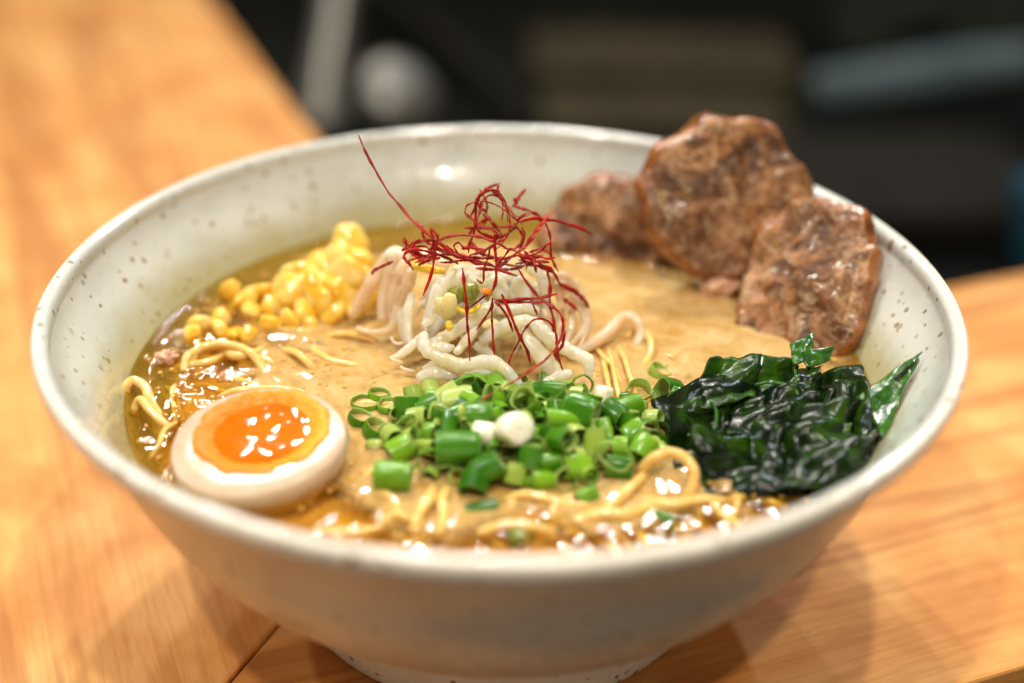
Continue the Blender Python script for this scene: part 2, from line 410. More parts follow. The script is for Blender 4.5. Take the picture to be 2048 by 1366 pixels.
def m_pork():
    t = MT('roast_pork'); v = t.coord()
    n = t.noise(v, 0.5, 6, 0.66, 1.3); n2 = t.noise(v, 2.0, 5, 0.65, 1.0)
    fib = t.coord((0.6, 3.0, 1.2)); n3 = t.noise(fib, 1.6, 4, 0.6, 0.8)
    c = t.ramp(n, [(0.36, (0.035, 0.013, 0.003)), (0.43, (0.13, 0.048, 0.012)), (0.48, (0.36, 0.145, 0.04)), (0.53, (0.52, 0.27, 0.12)), (0.59, (0.19, 0.08, 0.018)), (0.66, (0.44, 0.19, 0.06))])
    c = t.mix(t.ramp(n2, [(0.38, 0.7), (0.55, 0.0)]), c, (0.13, 0.045, 0.010))
    big = t.noise(v, 0.42, 3, 0.5, 0.8)
    c = t.mix(t.ramp(big, [(0.38, 0.6), (0.48, 0.0)]), c, (0.11, 0.04, 0.010))
    sm = t.noise(v, 0.7, 3, 0.55, 1.5); seam = t.math('ABSOLUTE', t.math('SUBTRACT', sm, 0.5))
    c = t.mix(t.ramp(seam, [(0.0, 0.75), (0.018, 0.0)]), c, (0.60, 0.42, 0.24))
    sm2 = t.noise(v, 0.9, 3, 0.55, 2.0); seam2 = t.math('ABSOLUTE', t.math('SUBTRACT', sm2, 0.47))
    c = t.mix(t.ramp(seam2, [(0.0, 0.8), (0.022, 0.0)]), c, (0.05, 0.018, 0.005))
    c = t.mix(t.ramp(n3, [(0.52, 0.0), (0.72, 0.4)]), c, (0.50, 0.26, 0.15))
    t.set(base=c, rough=t.ramp(n2, [(0.3, 0.25), (0.7, 0.5)]), sss=0.12, ss=0.15 * CM, sr=(1, .4, .2), coat=0.15, coatr=0.10, spec=.35)
    t.bump(t.math('ADD', n2, t.math('MULTIPLY', n3, 0.8)), 0.9, 0.14)
    return t.m
M['pork'] = m_pork()
M['pork_rind'] = m_simple('pork_rind', [(0.3, (0.07, 0.018, 0.003)), (0.45, (0.20, 0.06, 0.008)), (0.58, (0.34, 0.12, 0.022)), (0.7, (0.20, 0.065, 0.010))], 1.5, 0.25, 0.25, 0.2, (1, .4, .15), 0.7, 4, 0.1, coat=0.4).m
M['meat_bit'] = m_simple('meat_bit', [(0.3, (0.50, 0.25, 0.14)), (0.7, (0.72, 0.45, 0.30))], 3, 0.15, 0.3, 0.2, (1, .5, .3), 0.6, 5, 0.06, coat=0.5).m
M['egg_white'] = m_simple('egg_white', [(0.3, (0.50, 0.36, 0.24)), (0.6, (0.60, 0.465, 0.34))], 0.9, 0.22, 0.55, 0.5, (1, .7, .45), 0.25, 6, 0.03, coat=0.35).m
M['egg_skin'] = m_simple('egg_skin_stained', [(0.3, (0.60, 0.38, 0.20)), (0.65, (0.76, 0.56, 0.38))], 0.8, 0.22, 0.5, 0.4, (1, .7, .45), 0.25, 6, 0.03, coat=0.3).m
def m_yolk_set():
    t = MT('yolk_set'); v = t.coord(rand=False)
    sx = t.n('ShaderNodeSeparateXYZ'); t.link(v, sx.inputs[0])
    n = t.noise(v, 3.0, 4, 0.6)
    f = t.math('ADD', t.math('MULTIPLY', sx.outputs[0], 0.22), t.math('MULTIPLY', n, 0.9))
    c = t.ramp(f, [(0.25, (0.76, 0.21, 0.004)), (0.6, (0.82, 0.29, 0.010)), (0.95, (0.84, 0.39, 0.022))])
    t.set(base=c, rough=0.28, sss=0.4, ss=0.2 * CM, sr=(1, .45, .05), coat=0.05, coatr=0.08, spec=.22)
    t.bump(t.noise(v, 13, 3, 0.6), 0.8, 0.05)
    return t.m
M['yolk_set'] = m_yolk_set()
M['yolk_jam'] = m_simple('yolk_jam', [(0.3, (0.60, 0.10, 0.001)), (0.7, (0.72, 0.15, 0.002))], 0.9, 0.07, 0.35, 0.35, (1, .35, .02), 0.4, 1.5, 0.06, coat=0.25, spec=0.3).m
M['bubble'] = m_simple('oil_bead', [(0.3, (0.55, 0.30, 0.05)), (0.7, (0.70, 0.42, 0.12))], 2, 0.03, 0.0, coat=1.0, bump=0).m
M['k_dark'] = m_simple('dark_worktop', [(0.35, (0.0015, 0.002, 0.0015)), (0.7, (0.007, 0.009, 0.0065))], 0.05, 0.55, bump=0).m
M['k_steel'] = m_simple('dull_steel', [(0.3, (0.26, 0.25, 0.22)), (0.7, (0.34, 0.33, 0.29))], 0.4, 0.35, metal=0.6).m
M['k_tray'] = m_simple('brown_tray', [(0.3, (0.045, 0.036, 0.019)), (0.7, (0.075, 0.060, 0.034))], 0.12, 0.6).m
M['k_gap'] = m_simple('brown_tray_shade', [(0.3, (0.03, 0.025, 0.015)), (0.7, (0.05, 0.04, 0.026))], 0.12, 0.6).m
M['k_cloth'] = m_simple('pale_blue_cloth', [(0.3, (0.08, 0.115, 0.13)), (0.7, (0.13, 0.17, 0.185))], 0.3, 0.8).m
M['k_grey'] = m_simple('grey_green_box', [(0.3, (0.03, 0.038, 0.03)), (0.7, (0.055, 0.065, 0.05))], 0.15, 0.6).m
M['k_blue'] = m_simple('deep_blue', [(0.3, (0.01, 0.05, 0.08)), (0.7, (0.02, 0.09, 0.13))], 0.3, 0.5).m
M['k_hose'] = m_simple('dark_hose', [(0.3, (0.010, 0.009, 0.007)), (0.7, (0.022, 0.019, 0.015))], 0.3, 0.45).m

# everything in the dim kitchen is matt
for k_ in ('k_dark', 'k_tray', 'k_gap', 'k_cloth', 'k_grey', 'k_blue', 'k_hose'):
    M[k_].node_tree.nodes['Principled BSDF'].inputs['Specular IOR Level'].default_value = 0.08

# ------------------------------------------------------------------ counter (two mitred maple boards)
A = radians(22.3); U = Vector((cos(A), sin(A), 0)); V = Vector((-sin(A), cos(A), 0)); K = Vector((-0.18, 10.04, 0))
def ct(s, t, z): return K + U * s + V * t + Vector((0, 0, z))
def prism(loop, z0, z1, bev=0.12):
    """polygon slab with a small chamfer round the top edge; loop in (s,t)"""
    n = len(loop); L = [Vector((a, b, 0)) for a, b in loop]
    def inset(d):
        out = []
        for i in range(n):
            p, q, r = L[i - 1], L[i], L[(i + 1) % n]
            a = (q - p).normalized(); b = (r - q).normalized()
            na = Vector((-a.y, a.x, 0)); nb = Vector((-b.y, b.x, 0))
            m = (na + nb); m = m / max(m.dot(na), .2)
            out.append(q + m * d)
        return out
    rings = [(0, z0), (0, z1 - bev), (bev * .3, z1 - bev * .3), (bev, z1)]
    vs, fs = [], []
    for d, z in rings:
        for p in inset(d): vs.append(ct(p.x, p.y, z))
    for i in range(len(rings) - 1):
        for k in range(n):
            k2 = (k + 1) % n; fs.append((i * n + k, i * n + k2, (i + 1) * n + k2, (i + 1) * n + k))
    fs.append(tuple((len(rings) - 1) * n + k for k in range(n))); fs.append(tuple(range(n))[::-1])
    return vs, fs
Wd_c = 17.35
counter = empty('wooden_counter', (0, 0, -3.5)); meta(counter, 'pale maple wooden counter with a dark mitred joint under the bowl', 'counter')
g = 0.035
vs, fs = prism([(0 + g, 0), (g - Wd_c, -Wd_c), (120, -Wd_c), (120, 0)], -3.5, 0, 0.1)
part('counter_board', counter, vs, fs, M['wood_b'], smooth=False)['label'] = 'board with grain running to the right'
vs, fs = prism([(0 - g, g), (0 - g, 150), (-40, 150), (-40, -Wd_c - 15), (-Wd_c - g - 15, -Wd_c - 15 + g)][:5], -3.5, 0, 0.1)
vs, fs = prism([(-g, g), (-g, 150), (-45, 150), (-45, -Wd_c), (-Wd_c - g, -Wd_c + g)], -3.5, 0, 0.1)
part('counter_board', counter, vs, fs, M['wood_a'], smooth=False)['label'] = 'board with grain running away on the left'

# ------------------------------------------------------------------ bowl
def zz(x): return TOP + x
lip = [(10.12, zz(-0.42)), (10.13, zz(-0.20)), (10.17, zz(-0.08)), (10.26, zz(-0.012)), (10.36, zz(0.0)), (10.45, zz(-0.04)), (10.50, zz(-0.14)), (10.49, zz(-0.30)), (10.42, zz(-0.48))]
inner_pts = [(0.0, zz(-6.6)), (3.0, zz(-6.3)), (5.4, zz(-5.5)), (7.2, zz(-4.3)), (8.2, zz(-3.2)), (8.75, zz(-2.4)), (9.25, zz(-1.6)), (9.75, zz(-0.95))]
outer_pts = [(10.15, zz(-0.85)), (9.75, zz(-1.45)), (9.35, zz(-2.2)), (9.02, zz(-3.0)), (8.60, zz(-3.8)), (8.05, zz(-4.6)), (7.35, zz(-5.4)), (6.72, zz(-6.0)), (6.42, zz(-6.22)), (6.25, zz(-6.34)), (5.95, zz(-6.38)), (5.78, zz(-6.46))]
def smooth_prof(p, n): return [(v.x, v.y) for v in cat_spline([Vector((a, b, 0)) for a, b in p], n)]
wobf = lambda t, z: 0.0016 * sin(2 * t + 1) + 0.0010 * sin(5 * t + z * .3)
pi_ = smooth_prof(inner_pts, 5); pl = smooth_prof(lip, 4); po = smooth_prof(outer_pts, 5)
prof = pi_ + pl + po
n = 192
vs, fs = lathe(prof, n, wobf)
ni = len(pi_) + len(pl) // 2
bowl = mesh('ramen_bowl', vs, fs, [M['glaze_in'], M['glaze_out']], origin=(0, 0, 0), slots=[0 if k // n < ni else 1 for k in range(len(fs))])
meta(bowl, 'wide off-white speckled stoneware bowl of ramen on the wooden counter', 'bowl')
foot = smooth_prof([(5.78, zz(-6.46)), (5.66, zz(-6.8)), (5.42, zz(-7.5)), (5.22, 0.12), (5.05, 0.0), (4.55, 0.0), (4.45, 0.2), (4.5, 1.2)], 4)
vs, fs = lathe(foot, 128)
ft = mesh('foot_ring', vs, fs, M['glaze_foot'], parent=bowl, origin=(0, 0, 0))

# ------------------------------------------------------------------ broth
random.seed(4)
def broth_h(x, y):
    r = sqrt(x * x + y * y)
    front = max(0.0, min(1.0, (-y - 3.2) / 2.0)) * max(0.0, min(1.0, (7.5 - x) / 5.0))
    left = max(0.0, min(1.0, (-x - 3.4) / 1.5)) * max(0.0, min(1.0, (y + 4) / 3))
    amp = 0.010 + 0.034 * front + 0.018 * left
    h = amp * 0.5 * noise.noise(Vector((x * 1.5, y * 1.5, 0.4))) + amp * 0.62 * noise.noise(Vector((x * 2.7, y * 2.7, 2.4)))
    h += 0.02 * noise.noise(Vector((x * 0.6, y * 0.6, 7)))
    h += 0.14 * math.exp(-(8.80 - r) / 0.13) if r > 8.0 else 0     # climbs the wall
    return h
vs, fs = [], []; nr, na = 230, 520
for i in range(nr + 1):
    r = 8.80 * (i / nr) ** 0.75
    for k in range(na):
        t = 2 * pi * k / na; x, y = r * cos(t), r * sin(t)
        vs.append((x, y, BZ + broth_h(x, y)))
for i in range(nr):
    for k in range(na):
        k2 = (k + 1) % na
        if i == 0: fs.append((k, na + k, na + k2)) if k2 else fs.append((k, na + k, na + k2))
        else: fs.append((i * na + k, i * na + k2, (i + 1) * na + k2, (i + 1) * na + k) if False else (i * na + k, (i + 1) * na + k, (i + 1) * na + k2, i * na + k2))
br = mesh('broth', vs, fs, M['broth'], origin=(0, 0, BZ))
meta(br, 'creamy golden ramen broth with amber oil filling the bowl', 'broth', kind='stuff')

# the cloudy, denser broth below the clear oil
random.seed(8)
vs, fs = [], []; nr, na = 60, 160
for i in range(nr + 1):
    r = 8.62 * i / nr
    for k in range(na):
        t = 2 * pi * k / na; x, y = r * cos(t), r * sin(t)
        dz = max(0.0, (r - 7.6)) * 0.9
        vs.append((x, y, BZ - .42 - dz + .16 * noise.noise(Vector((x * 1.1, y * 1.1, 3))) + .06 * noise.noise(Vector((x * 3.5, y * 3.5, 3)))))
for i in range(nr):
    for k in range(na):
        k2 = (k + 1) % na
        if i == 0: fs.append((k, na + k, na + k2))
        else: fs.append((i * na + k, (i + 1) * na + k, (i + 1) * na + k2, i * na + k2))
meta(mesh('broth_sediment', vs, fs, M['broth_low'], origin=(0, 0, BZ - .5)), 'cloudy golden brown broth lying under the clear oil', 'broth', kind='stuff')

# oil beads and froth floating on the broth
parts_ = []
for i in range(1500):
    for _ in range(50):
        a = random.uniform(0, 2 * pi); r = 8.6 * sqrt(random.random()); x, y = r * cos(a), r * sin(a)
        w = 0.05
        if y < -3.8: w = 0.8
        elif x < -3.5 and y < 4.5: w = 0.6
        elif 2 < x < 4.5 and -1.5 < y < 2: w = 0.6
        elif r > 8.0: w = 0.8
        if random.random() < w * (0.4 + 1.3 * max(0, noise.noise(Vector((x * .8, y * .8, 5))))): break
    s = random.choice([.02, .025, .03, .04, .05, .065]) * random.uniform(.8, 1.2)
    parts_.append(ellipsoid((x, y, BZ + broth_h(x, y) + s * .15), (s, s, s * .6), nu=10, nv=6))
b_ = mesh('oil_froth', *join(*parts_), M['bubble'], origin=(0, 0, BZ))
meta(b_, 'tiny glistening beads of oil and froth on the broth', 'oil froth', kind='stuff')

# ------------------------------------------------------------------ egg half
ec = Vector((-5.18, -4.12, TOP - 1.72)); tilt = Matrix.Rotation(radians(9), 3, 'X') @ Matrix.Rotation(radians(-3), 3, 'Y') @ Matrix.Rotation(radians(12), 3, 'Z')
def egg_r(t):  # outline of the cut face, slightly egg shaped
    return 2.0 * (1 + 0.03 * cos(t) - 0.02 * cos(2 * t)), 1.80 * (1 + 0.02 * sin(t))
vs, fs = [], []; n = 96
rows = []
for j in range(0, 41):       # from the face centre out to the rim
    rows.append(('face', j / 40))
for j in range(1, 15): rows.append(('side', j / 14))
for kind, q in rows:
    for k in range(n):
        t = 2 * pi * k / n; a, b = egg_r(t)
        if kind == 'face':
            s = q * 0.93; z = 0.02 * (1 - q) - (0.05 * ((q - .8) / .2) ** 2 if q > .8 else 0) + 0.015 * noise.noise(Vector((cos(t) * q * 3, sin(t) * q * 3, 1)))
            dq = math.hypot(a * s * cos(t) - .14, (b * s * sin(t) - .22) / .94) / 1.30
            if dq < 1: z -= 0.25 * (1 - dq ** 8)
            v = Vector((a * s * cos(t), b * s * sin(t), z))
            if q > .97: v.z -= .0
        else:
            ang = q * pi / 2; s = (0.93 + .07 * min(1, q * 7)) * cos(ang) ** 0.8 if q < 1 else 0.001
            zz_ = -0.05 - 1.75 * sin(ang) ** 1.25
            v = Vector((a * s * cos(t), b * s * sin(t), zz_))
        vs.append(ec + tilt @ v)
for i in range(len(rows) - 1):
    for k in range(n):
        k2 = (k + 1) % n; fs.append((i * n + k, (i + 1) * n + k, (i + 1) * n + k2, i * n + k2))
egg = mesh('egg_half', vs, fs, [M['egg_white'], M['egg_skin']], slots=[0 if k // n < 43 else 1 for k in range(len(fs))])
meta(egg, 'halved soft boiled egg with jammy orange yolk resting at the left of the broth', 'egg half')
# set rim of the yolk: lumpy annulus, with the liquid centre set into it
yc = ec + tilt @ Vector((0.14, 0.22, 0))
vs, fs = [], []; n = 120; rows = 16
for j in range(rows + 1):
    q = j / rows; s = 0.96 + q * 0.50
    for k in range(n):
        t = 2 * pi * k / n
        wob = 1 + 0.13 * noise.noise(Vector((cos(t) * 2.3, sin(t) * 2.3, 4))) * q + 0.05 * noise.noise(Vector((cos(t) * 7, sin(t) * 7, 4))) * q
        if cos(t) > 0.8: wob += 0.045 * q * (cos(t) - .8) * 5
        z = -0.10 + 0.17 * sin(min(1, q * 1.25) * pi * .5) + 0.03 * noise.noise(Vector((cos(t) * s * 6, sin(t) * s * 6, 9)))
        if q > .85: z = z - (q - .85) / .15 * 0.09
        vs.append(yc + tilt @ Vector((s * wob * cos(t), s * 0.94 * wob * sin(t), z)))
for i in range(rows):
    for k in range(n):
        k2 = (k + 1) % n; fs.append((i * n + k, (i + 1) * n + k, (i + 1) * n + k2, i * n + k2))
yo = mesh('yolk', vs, fs, M['yolk_set'], parent=egg, origin=OR[egg.name])
vs, fs = [], []; rows = 14
for j in range(rows + 1):
    q = j / rows
    for k in range(n):
        t = 2 * pi * k / n; s = 1.10 * q
        z = -0.015 - 0.05 * q ** 3 + 0.028 * noise.noise(Vector((cos(t) * s * 2.1, sin(t) * s * 2.1, 2.2)))
        vs.append(yc + tilt @ Vector((s * cos(t), s * .94 * sin(t), z)))
for i in range(rows):
    for k in range(n):
        k2 = (k + 1) % n; fs.append((i * n + k, (i + 1) * n + k, (i + 1) * n + k2, i * n + k2))
yj = mesh('yolk_centre', vs, fs, M['yolk_jam'], parent=yo, origin=OR[egg.name]); yj['label'] = 'runny glossy orange centre of the yolk'

# ------------------------------------------------------------------ noodles
NOOD = []
def noodle(pts, r, label, mat='noodle'):
    vs, fs = tube([P(*p) for p in pts], r, seg=10, n=7, wob=0.12, seed=len(NOOD) * 1.3)
    o = mesh('noodle', vs, fs, M[mat]); meta(o, label, 'noodle', 'ramen noodles lifting out of the broth'); NOOD.append(o); return o
noodle([(1262, 962, -.25), (1283, 940, .1), (1305, 918, .45), (1340, 905, .6), (1373, 920, .5), (1388, 948, .3), (1380, 985, .0), (1360, 1010, -.3)], 0.125, 'thick yellow noodle arching in a loop between scallions and seaweed')
noodle([(1195, 1035, -.15), (1225, 1010, .05), (1262, 975, .12), (1290, 950, .0)], .12, 'short noodle lying just below the arched noodle loop')
noodle([(1215, 690, -.1), (1225, 730, .12), (1235, 780, .12), (1248, 830, .05), (1262, 862, -.1)], .07, 'thin noodle running from the sprouts down past the white scallion piece')
noodle([(1200, 700, -.05), (1213, 750, .15), (1222, 800, .08), (1232, 830, -.1)], .07, 'thin straight noodle at the right foot of the sprout pile')
noodle([(1235, 690, -.05), (1250, 720, .12), (1262, 760, .10), (1275, 800, -.1)], .07, 'third thin noodle right of the sprout pile, furthest from it')
noodle([(1180, 680, -.1), (1205, 712, .14), (1228, 735, .1), (1245, 775, -.1)], .06, 'thin noodle crossing over the straight ones by the sprout pile')
noodle([(1290, 735, -.1), (1302, 700, .1), (1296, 672, .12), (1270, 660, .02), (1250, 680, -.1)], .10, 'noodle hooking round in the creamy broth right of the sprouts')
noodle([(1140, 712, .1), (1180, 690, .2), (1215, 665, .3), (1245, 636, .4), (1270, 640, .35), (1282, 668, .1), (1270, 700, -.15)], .15, 'pale thick strand looping over the broth right of the sprout pile', 'sprout_pink')
noodle([(250, 800, -.1), (252, 775, .15), (268, 762, .25), (290, 775, .2), (300, 800, .1), (318, 835, -.1)], .13, 'noodle bend touching the left wall of the bowl')
noodle([(268, 825, -.1), (280, 800, .2), (300, 820, .18), (325, 845, .1), (345, 860, -.1)], .11, 'noodle piece just left of the egg near the wall')
noodle([(300, 920, -.1), (318, 890, .2), (330, 860, .25), (352, 845, .1)], .06, 'thin noodle hugging the left side of the egg')
noodle([(380, 740, -.15), (392, 705, .15), (430, 688, .25), (480, 695, .25), (510, 715, .15), (530, 745, -.1)], .11, 'noodle arching low over the broth behind the egg')
noodle([(368, 745, -.1), (375, 715, .12), (400, 700, .16), (425, 700, -.05)], .12, 'short noodle bend left of the low arching noodle')
noodle([(560, 700, -.15), (590, 705, .12), (612, 722, .12), (630, 745, -.12)], .10, 'small noodle tip poking up in the middle of the left broth')
noodle([(440, 700, -.1), (470, 712, .1), (500, 710, .05), (525, 700, -.1)], .12, 'noodle lying under the low arching noodle')
noodle([(440, 795, -.12), (470, 783, .10), (520, 778, .16), (580, 780, .12), (625, 792, -.1)], .09, 'noodle lying along the back edge of the egg')
noodle([(830, 1065, -.1), (838, 1030, .08), (858, 1000, .12), (866, 978, -.05)], .13, 'noodle under the oil at the front of the bowl, left one of the pair')
noodle([(878, 1072, -.1), (888, 1035, .08), (884, 1000, .1), (895, 980, -.05)], .13, 'noodle under the oil at the front of the bowl, right one of the pair')
noodle([(760, 1050, -.1), (790, 1030, .06), (820, 1038, .05), (850, 1052, -.1)], .10, 'noodle curving sideways under the oil right of the egg')
noodle([(1150, 1045, -.1), (1200, 1028, .07), (1250, 1030, .06), (1300, 1015, -.1)], .13, 'noodle lying level under the oil at the right front')
noodle([(1290, 1000, -.1), (1340, 1010, .06), (1400, 1000, .05), (1450, 1005, -.1)], .11, 'noodle under the oil in front of the seaweed')
noodle([(960, 1068, -.1), (1010, 1050, .05), (1070, 1055, .06), (1110, 1066, -.1)], .11, 'noodle close to the front wall of the bowl at centre')
noodle([(1010, 1000, -.1), (1050, 990, .05), (1100, 1000, .04), (1135, 1018, -.1)], .11, 'noodle in front of the middle of the scallion heap')
noodle([(650, 672, -.1), (690, 668, .1), (735, 675, .12), (760, 690, -.1)], .08, 'noodle between the corn and the sprout pile')

rn = random.Random(31); SUB = {'front': [], 'left': [], 'right': [], 'middle': []}
for i in range(120):
    for _ in range(60):
        a = rn.uniform(0, 2 * pi); r = 8.0 * sqrt(rn.random()); x, y = r * cos(a), r * sin(a)
        q = 'front' if y < -4.2 else 'left' if x < -3.0 else 'right' if (x > 1.5 and y > -2.4) else 'middle'
        if rn.random() < {'front': .9, 'left': .6, 'right': .12, 'middle': .25}[q]: break
    hd = rn.uniform(0, 2 * pi); cv = rn.uniform(-1.0, 1.0); z = BZ - rn.uniform(.03, .26); pts = []
    ok = True; nseg = rn.randint(4, 7)
    for k in range(nseg):
        pts.append(Vector((x, y, z - (.14 if k in (0, nseg - 1) else 0) + rn.uniform(-.02, .04))))
        x += .42 * cos(hd); y += .42 * sin(hd); hd += cv * .5 + rn.uniform(-.3, .3)
        if x * x + y * y > 8.1 ** 2: break
    if len(pts) < 3: continue
    vs, fs = tube(pts, rn.uniform(.08, .12), seg=8, n=5, wob=.12, seed=i)
    SUB[q].append(mesh('noodle', vs, fs, M['noodle']))

# ------------------------------------------------------------------ bean sprouts
SPR = []
GS = 'bean sprouts piled in the middle'
def sprout(pts, r, label, mat='sprout', heads=(), depth=True, wob=0.20):
    r = [q * .80 for q in r] if isinstance(r, list) else r
    pp = [D(*p) for p in pts] if depth else [Vector(p) for p in pts]
    kk = len(SPR) * 3.3
    pp = [q if i in (0, len(pp) - 1) else q + .05 * Vector((noise.noise(q * 1.9 + Vector((kk, 0, 0))), noise.noise(q * 1.9 + Vector((0, kk, 0))), noise.noise(q * 1.9))) for i, q in enumerate(pp)]
    vs, fs = tube(pp, r, seg=12, n=7, wob=wob, seed=len(SPR) * 2.1, flat=.82)
    if heads:
        root = empty('bean_sprout', min(pp, key=lambda q: q.z)); part('stem', root, vs, fs, M[mat])
        for (c, ax, R, hm) in heads:
            a, b = ellipsoid(c, ax, R, bump=.12, seed=len(SPR)); part('bean_head', root, a, b, M[hm])
        o = root
    else: o = mesh('bean_sprout', vs, fs, M[mat])
    meta(o, label, 'bean sprout', GS); SPR.append(o); return o
c2 = lambda x, y: (680 + x / 4.879, 480 + y / 4.879)
c3 = lambda x, y: (940 + x / 5.12, 600 + y / 5.12)
c1 = lambda x, y: (780 + x / 4.407, 370 + y / 4.407)
def C_(f, pts, d):
    n = len(pts) - 1
    if not isinstance(d, (list, tuple)): d = (d, d)
    return [f(*p) + (d[0] + (d[1] - d[0]) * i / n,) for i, p in enumerate(pts)]
sprout([(846, 671, 33.3), (848, 687, 33.1), (856, 703, 33.0), (872, 713, 33.0), (900, 722, 33.0), (930, 728, 33.0), (965, 725, 33.0), (993, 728, 32.9), (1010, 741, 32.8), (1028, 762, 32.8), (1049, 785, 32.8)],
       [.17, .22, .17, .20, .22, .24, .22, .2, .16], 'long white sprout curving along the front foot of the pile')
sprout(C_(c3, [(180, 400), (260, 320), (400, 250), (560, 210), (660, 225), (740, 310), (830, 400), (950, 470), (1080, 550), (1190, 610), (1225, 680), (1215, 780)], (33.7, 33.2)),
       [.14, .2, .2, .15, .22, .23, .2, .2, .2, .12], 'long white sprout draped down the right front of the pile')
h = D(*c2(1060, 640), 32.95); h2 = D(*c2(990, 660), 33.05)
sprout(C_(c2, [(1125, 285), (1060, 370), (1000, 460), (930, 580), (890, 690), (900, 760), (820, 830)], (33.5, 33.5)),
       [.08, .14, .26, .27, .2, .18, .17, .14], 'plump white sprout with narrow neck standing up at upper left of the pile')
sprout(C_(c2, [(1060, 800), (1075, 850), (1060, 880)], 33.1), [.12, .13, .08], 'yellowish split bean head facing front in the pile', 'sprout_yellow',
       heads=[(h, (.20, .14, .33), rmat(0, radians(8)), 'sprout_head'), (h2, (.14, .14, .28), rmat(0, radians(-14)), 'sprout_head')])
sprout(C_(c2, [(900, 1000), (1000, 960), (1120, 890), (1250, 800), (1400, 700), (1500, 620)], (33.5, 34)), [.14, .2, .2, .2, .2, .15], 'straight white sprout slanting up behind the split bean head')
sprout(C_(c2, [(880, 1030), (980, 1050), (1060, 1045), (1110, 1040)], 33.3), [.12, .19, .16, .06], 'short drop shaped sprout end above the front sprout')
sprout(C_(c2, [(1140, 1095), (1200, 1020), (1270, 920), (1330, 860)], (33.2, 33.8)), [.13, .19, .16, .12], 'stubby white sprout pointing down left at centre front')
bn = D(*c2(1130, 540), 33.6); bn2 = D(*c2(1270, 520), 33.7)
sprout(C_(c2, [(1100, 620), (1180, 680), (1280, 700), (1366, 640)], 33.6), .06, 'olive green mung bean still in its skin', 'sprout_yellow',
       heads=[(bn, (.20, .20, .24), rmat(.3), 'bean_green'), (bn2, (.24, .22, .27), rmat(.3, .3), 'bean_green')])
sprout(C_(c3, [(740, 880), (830, 830), (930, 785), (1030, 750)], (32.9, 33.1)), [.13, .19, .2, .14], 'short white piece lying right behind the scallions')
sprout(C_(c3, [(520, 330), (640, 470), (740, 590), (850, 700), (900, 760)], (33.8, 33.5)), [.2, .27, .28, .26, .2], 'fat translucent sprout under the red arching threads')
sprout(C_(c3, [(130, 430), (240, 340), (400, 330), (500, 280)], 33.8), [.16, .2, .18, .12], 'white sprout lying level right of centre')
sprout(C_(c3, [(60, 470), (120, 500), (200, 560), (280, 640)], 33.9), [.14, .18, .16, .1], 'short sprout sloping down right at centre')
sprout(C_(c3, [(-60, 760), (60, 745), (160, 760), (250, 810), (300, 860)], (33.0, 32.9)), [.14, .17, .18, .22, .2], 'sprout with round cut end beside the dark scallion loop')
sprout(C_(c2, [(770, 1350), (860, 1310), (960, 1300), (1060, 1320), (1150, 1366)], 33.2), [.14, .22, .24, .2, .16], 'thick white sprout low at the front left of the pile')
sprout(C_(c2, [(820, 1260), (900, 1230), (1000, 1240), (1080, 1270)], 33.5), [.1, .16, .18, .12], 'sprout half hidden behind the low front left one')
sprout(C_(c2, [(590, 560), (585, 700), (600, 850), (620, 930), (640, 1010)], (35.2, 34.6)), [.14, .17, .15, .13, .04], 'sprout hanging straight down on the left side, left one of two')
sprout(C_(c2, [(700, 540), (670, 700), (660, 850), (670, 1000)], (34.8, 34.4)), [.16, .2, .2, .12], 'sprout hanging straight down on the left side, right one of two')
sprout(C_(c2, [(480, 160), (380, 330), (260, 520), (120, 740)], (35.6, 36.0)), [.26, .3, .28, .16], 'blurred pinkish white sprout fanning out furthest left', 'sprout_pink')
sprout(C_(c2, [(560, 170), (500, 340), (440, 560), (420, 770)], (35.4, 35.6)), [.26, .27, .25, .2], 'blurred pinkish sprout second from the left of the fan', 'sprout_pink')
sprout(C_(c2, [(640, 220), (590, 380), (530, 560), (510, 780)], (35.2, 35.5)), [.24, .27, .22, .17], 'blurred pinkish sprout third from the left of the fan', 'sprout_pink')
sprout(C_(c2, [(700, 300), (660, 420), (600, 560), (500, 860), (300, 900), (180, 870)], (34.8, 35.4)), [.2, .24, .2, .16, .1, .14], 'long blurred sprout whose tail reaches left over the broth', 'sprout_pink')
sprout(C_(c2, [(500, 1160), (600, 1110), (700, 1040), (780, 950)], (34.1, 34.2)), [.08, .13, .15, .12], 'thin sprout poking out low on the left')
sprout(C_(c2, [(490, 1140), (510, 1165), (560, 1180), (605, 1192)], 34.0), .03, 'tiny white root curl at the left foot, middle one')
sprout(C_(c2, [(500, 950), (520, 985), (560, 1000), (610, 1003)], 34.4), .035, 'tiny white root curl at the left foot, topmost one')
sprout(C_(c2, [(590, 1235), (620, 1262), (670, 1280), (730, 1285)], 33.8), .035, 'tiny white root curl at the left foot, lowest one')
sprout(C_(c2, [(470, 150), (560, 140), (640, 180)], 35.4), [.2, .27, .2], 'pale cut sprout end on top of the fan at the left')
sprout(C_(c2, [(760, 150), (900, 190), (1040, 240)], 34.9), [.27, .3, .22], 'fat cream sprout lying just below the red threads', 'sprout_pink')
sprout(C_(c1, [(215, 640), (240, 715), (340, 745), (480, 760)], (34.6, 34.4)), [.08, .13, .13, .1], 'bright yellow bean skin below the left end of the red threads', 'sprout_yellow')
sprout(C_(c1, [(1130, 700), (1230, 725), (1310, 780), (1350, 870), (1350, 960)], (34.6, 34.6)), [.14, .19, .2, .19, .14], 'white sprout bending over the upper right of the pile')
sprout(C_(c1, [(900, 830), (960, 900), (1010, 990)], 34.4), [.24, .3, .24], 'chunky white piece behind the orange flake')
sprout(C_(c1, [(1110, 840), (1170, 900), (1190, 1010)], 34.4), [.24, .28, .22], 'chunky translucent piece right of centre under the red threads')
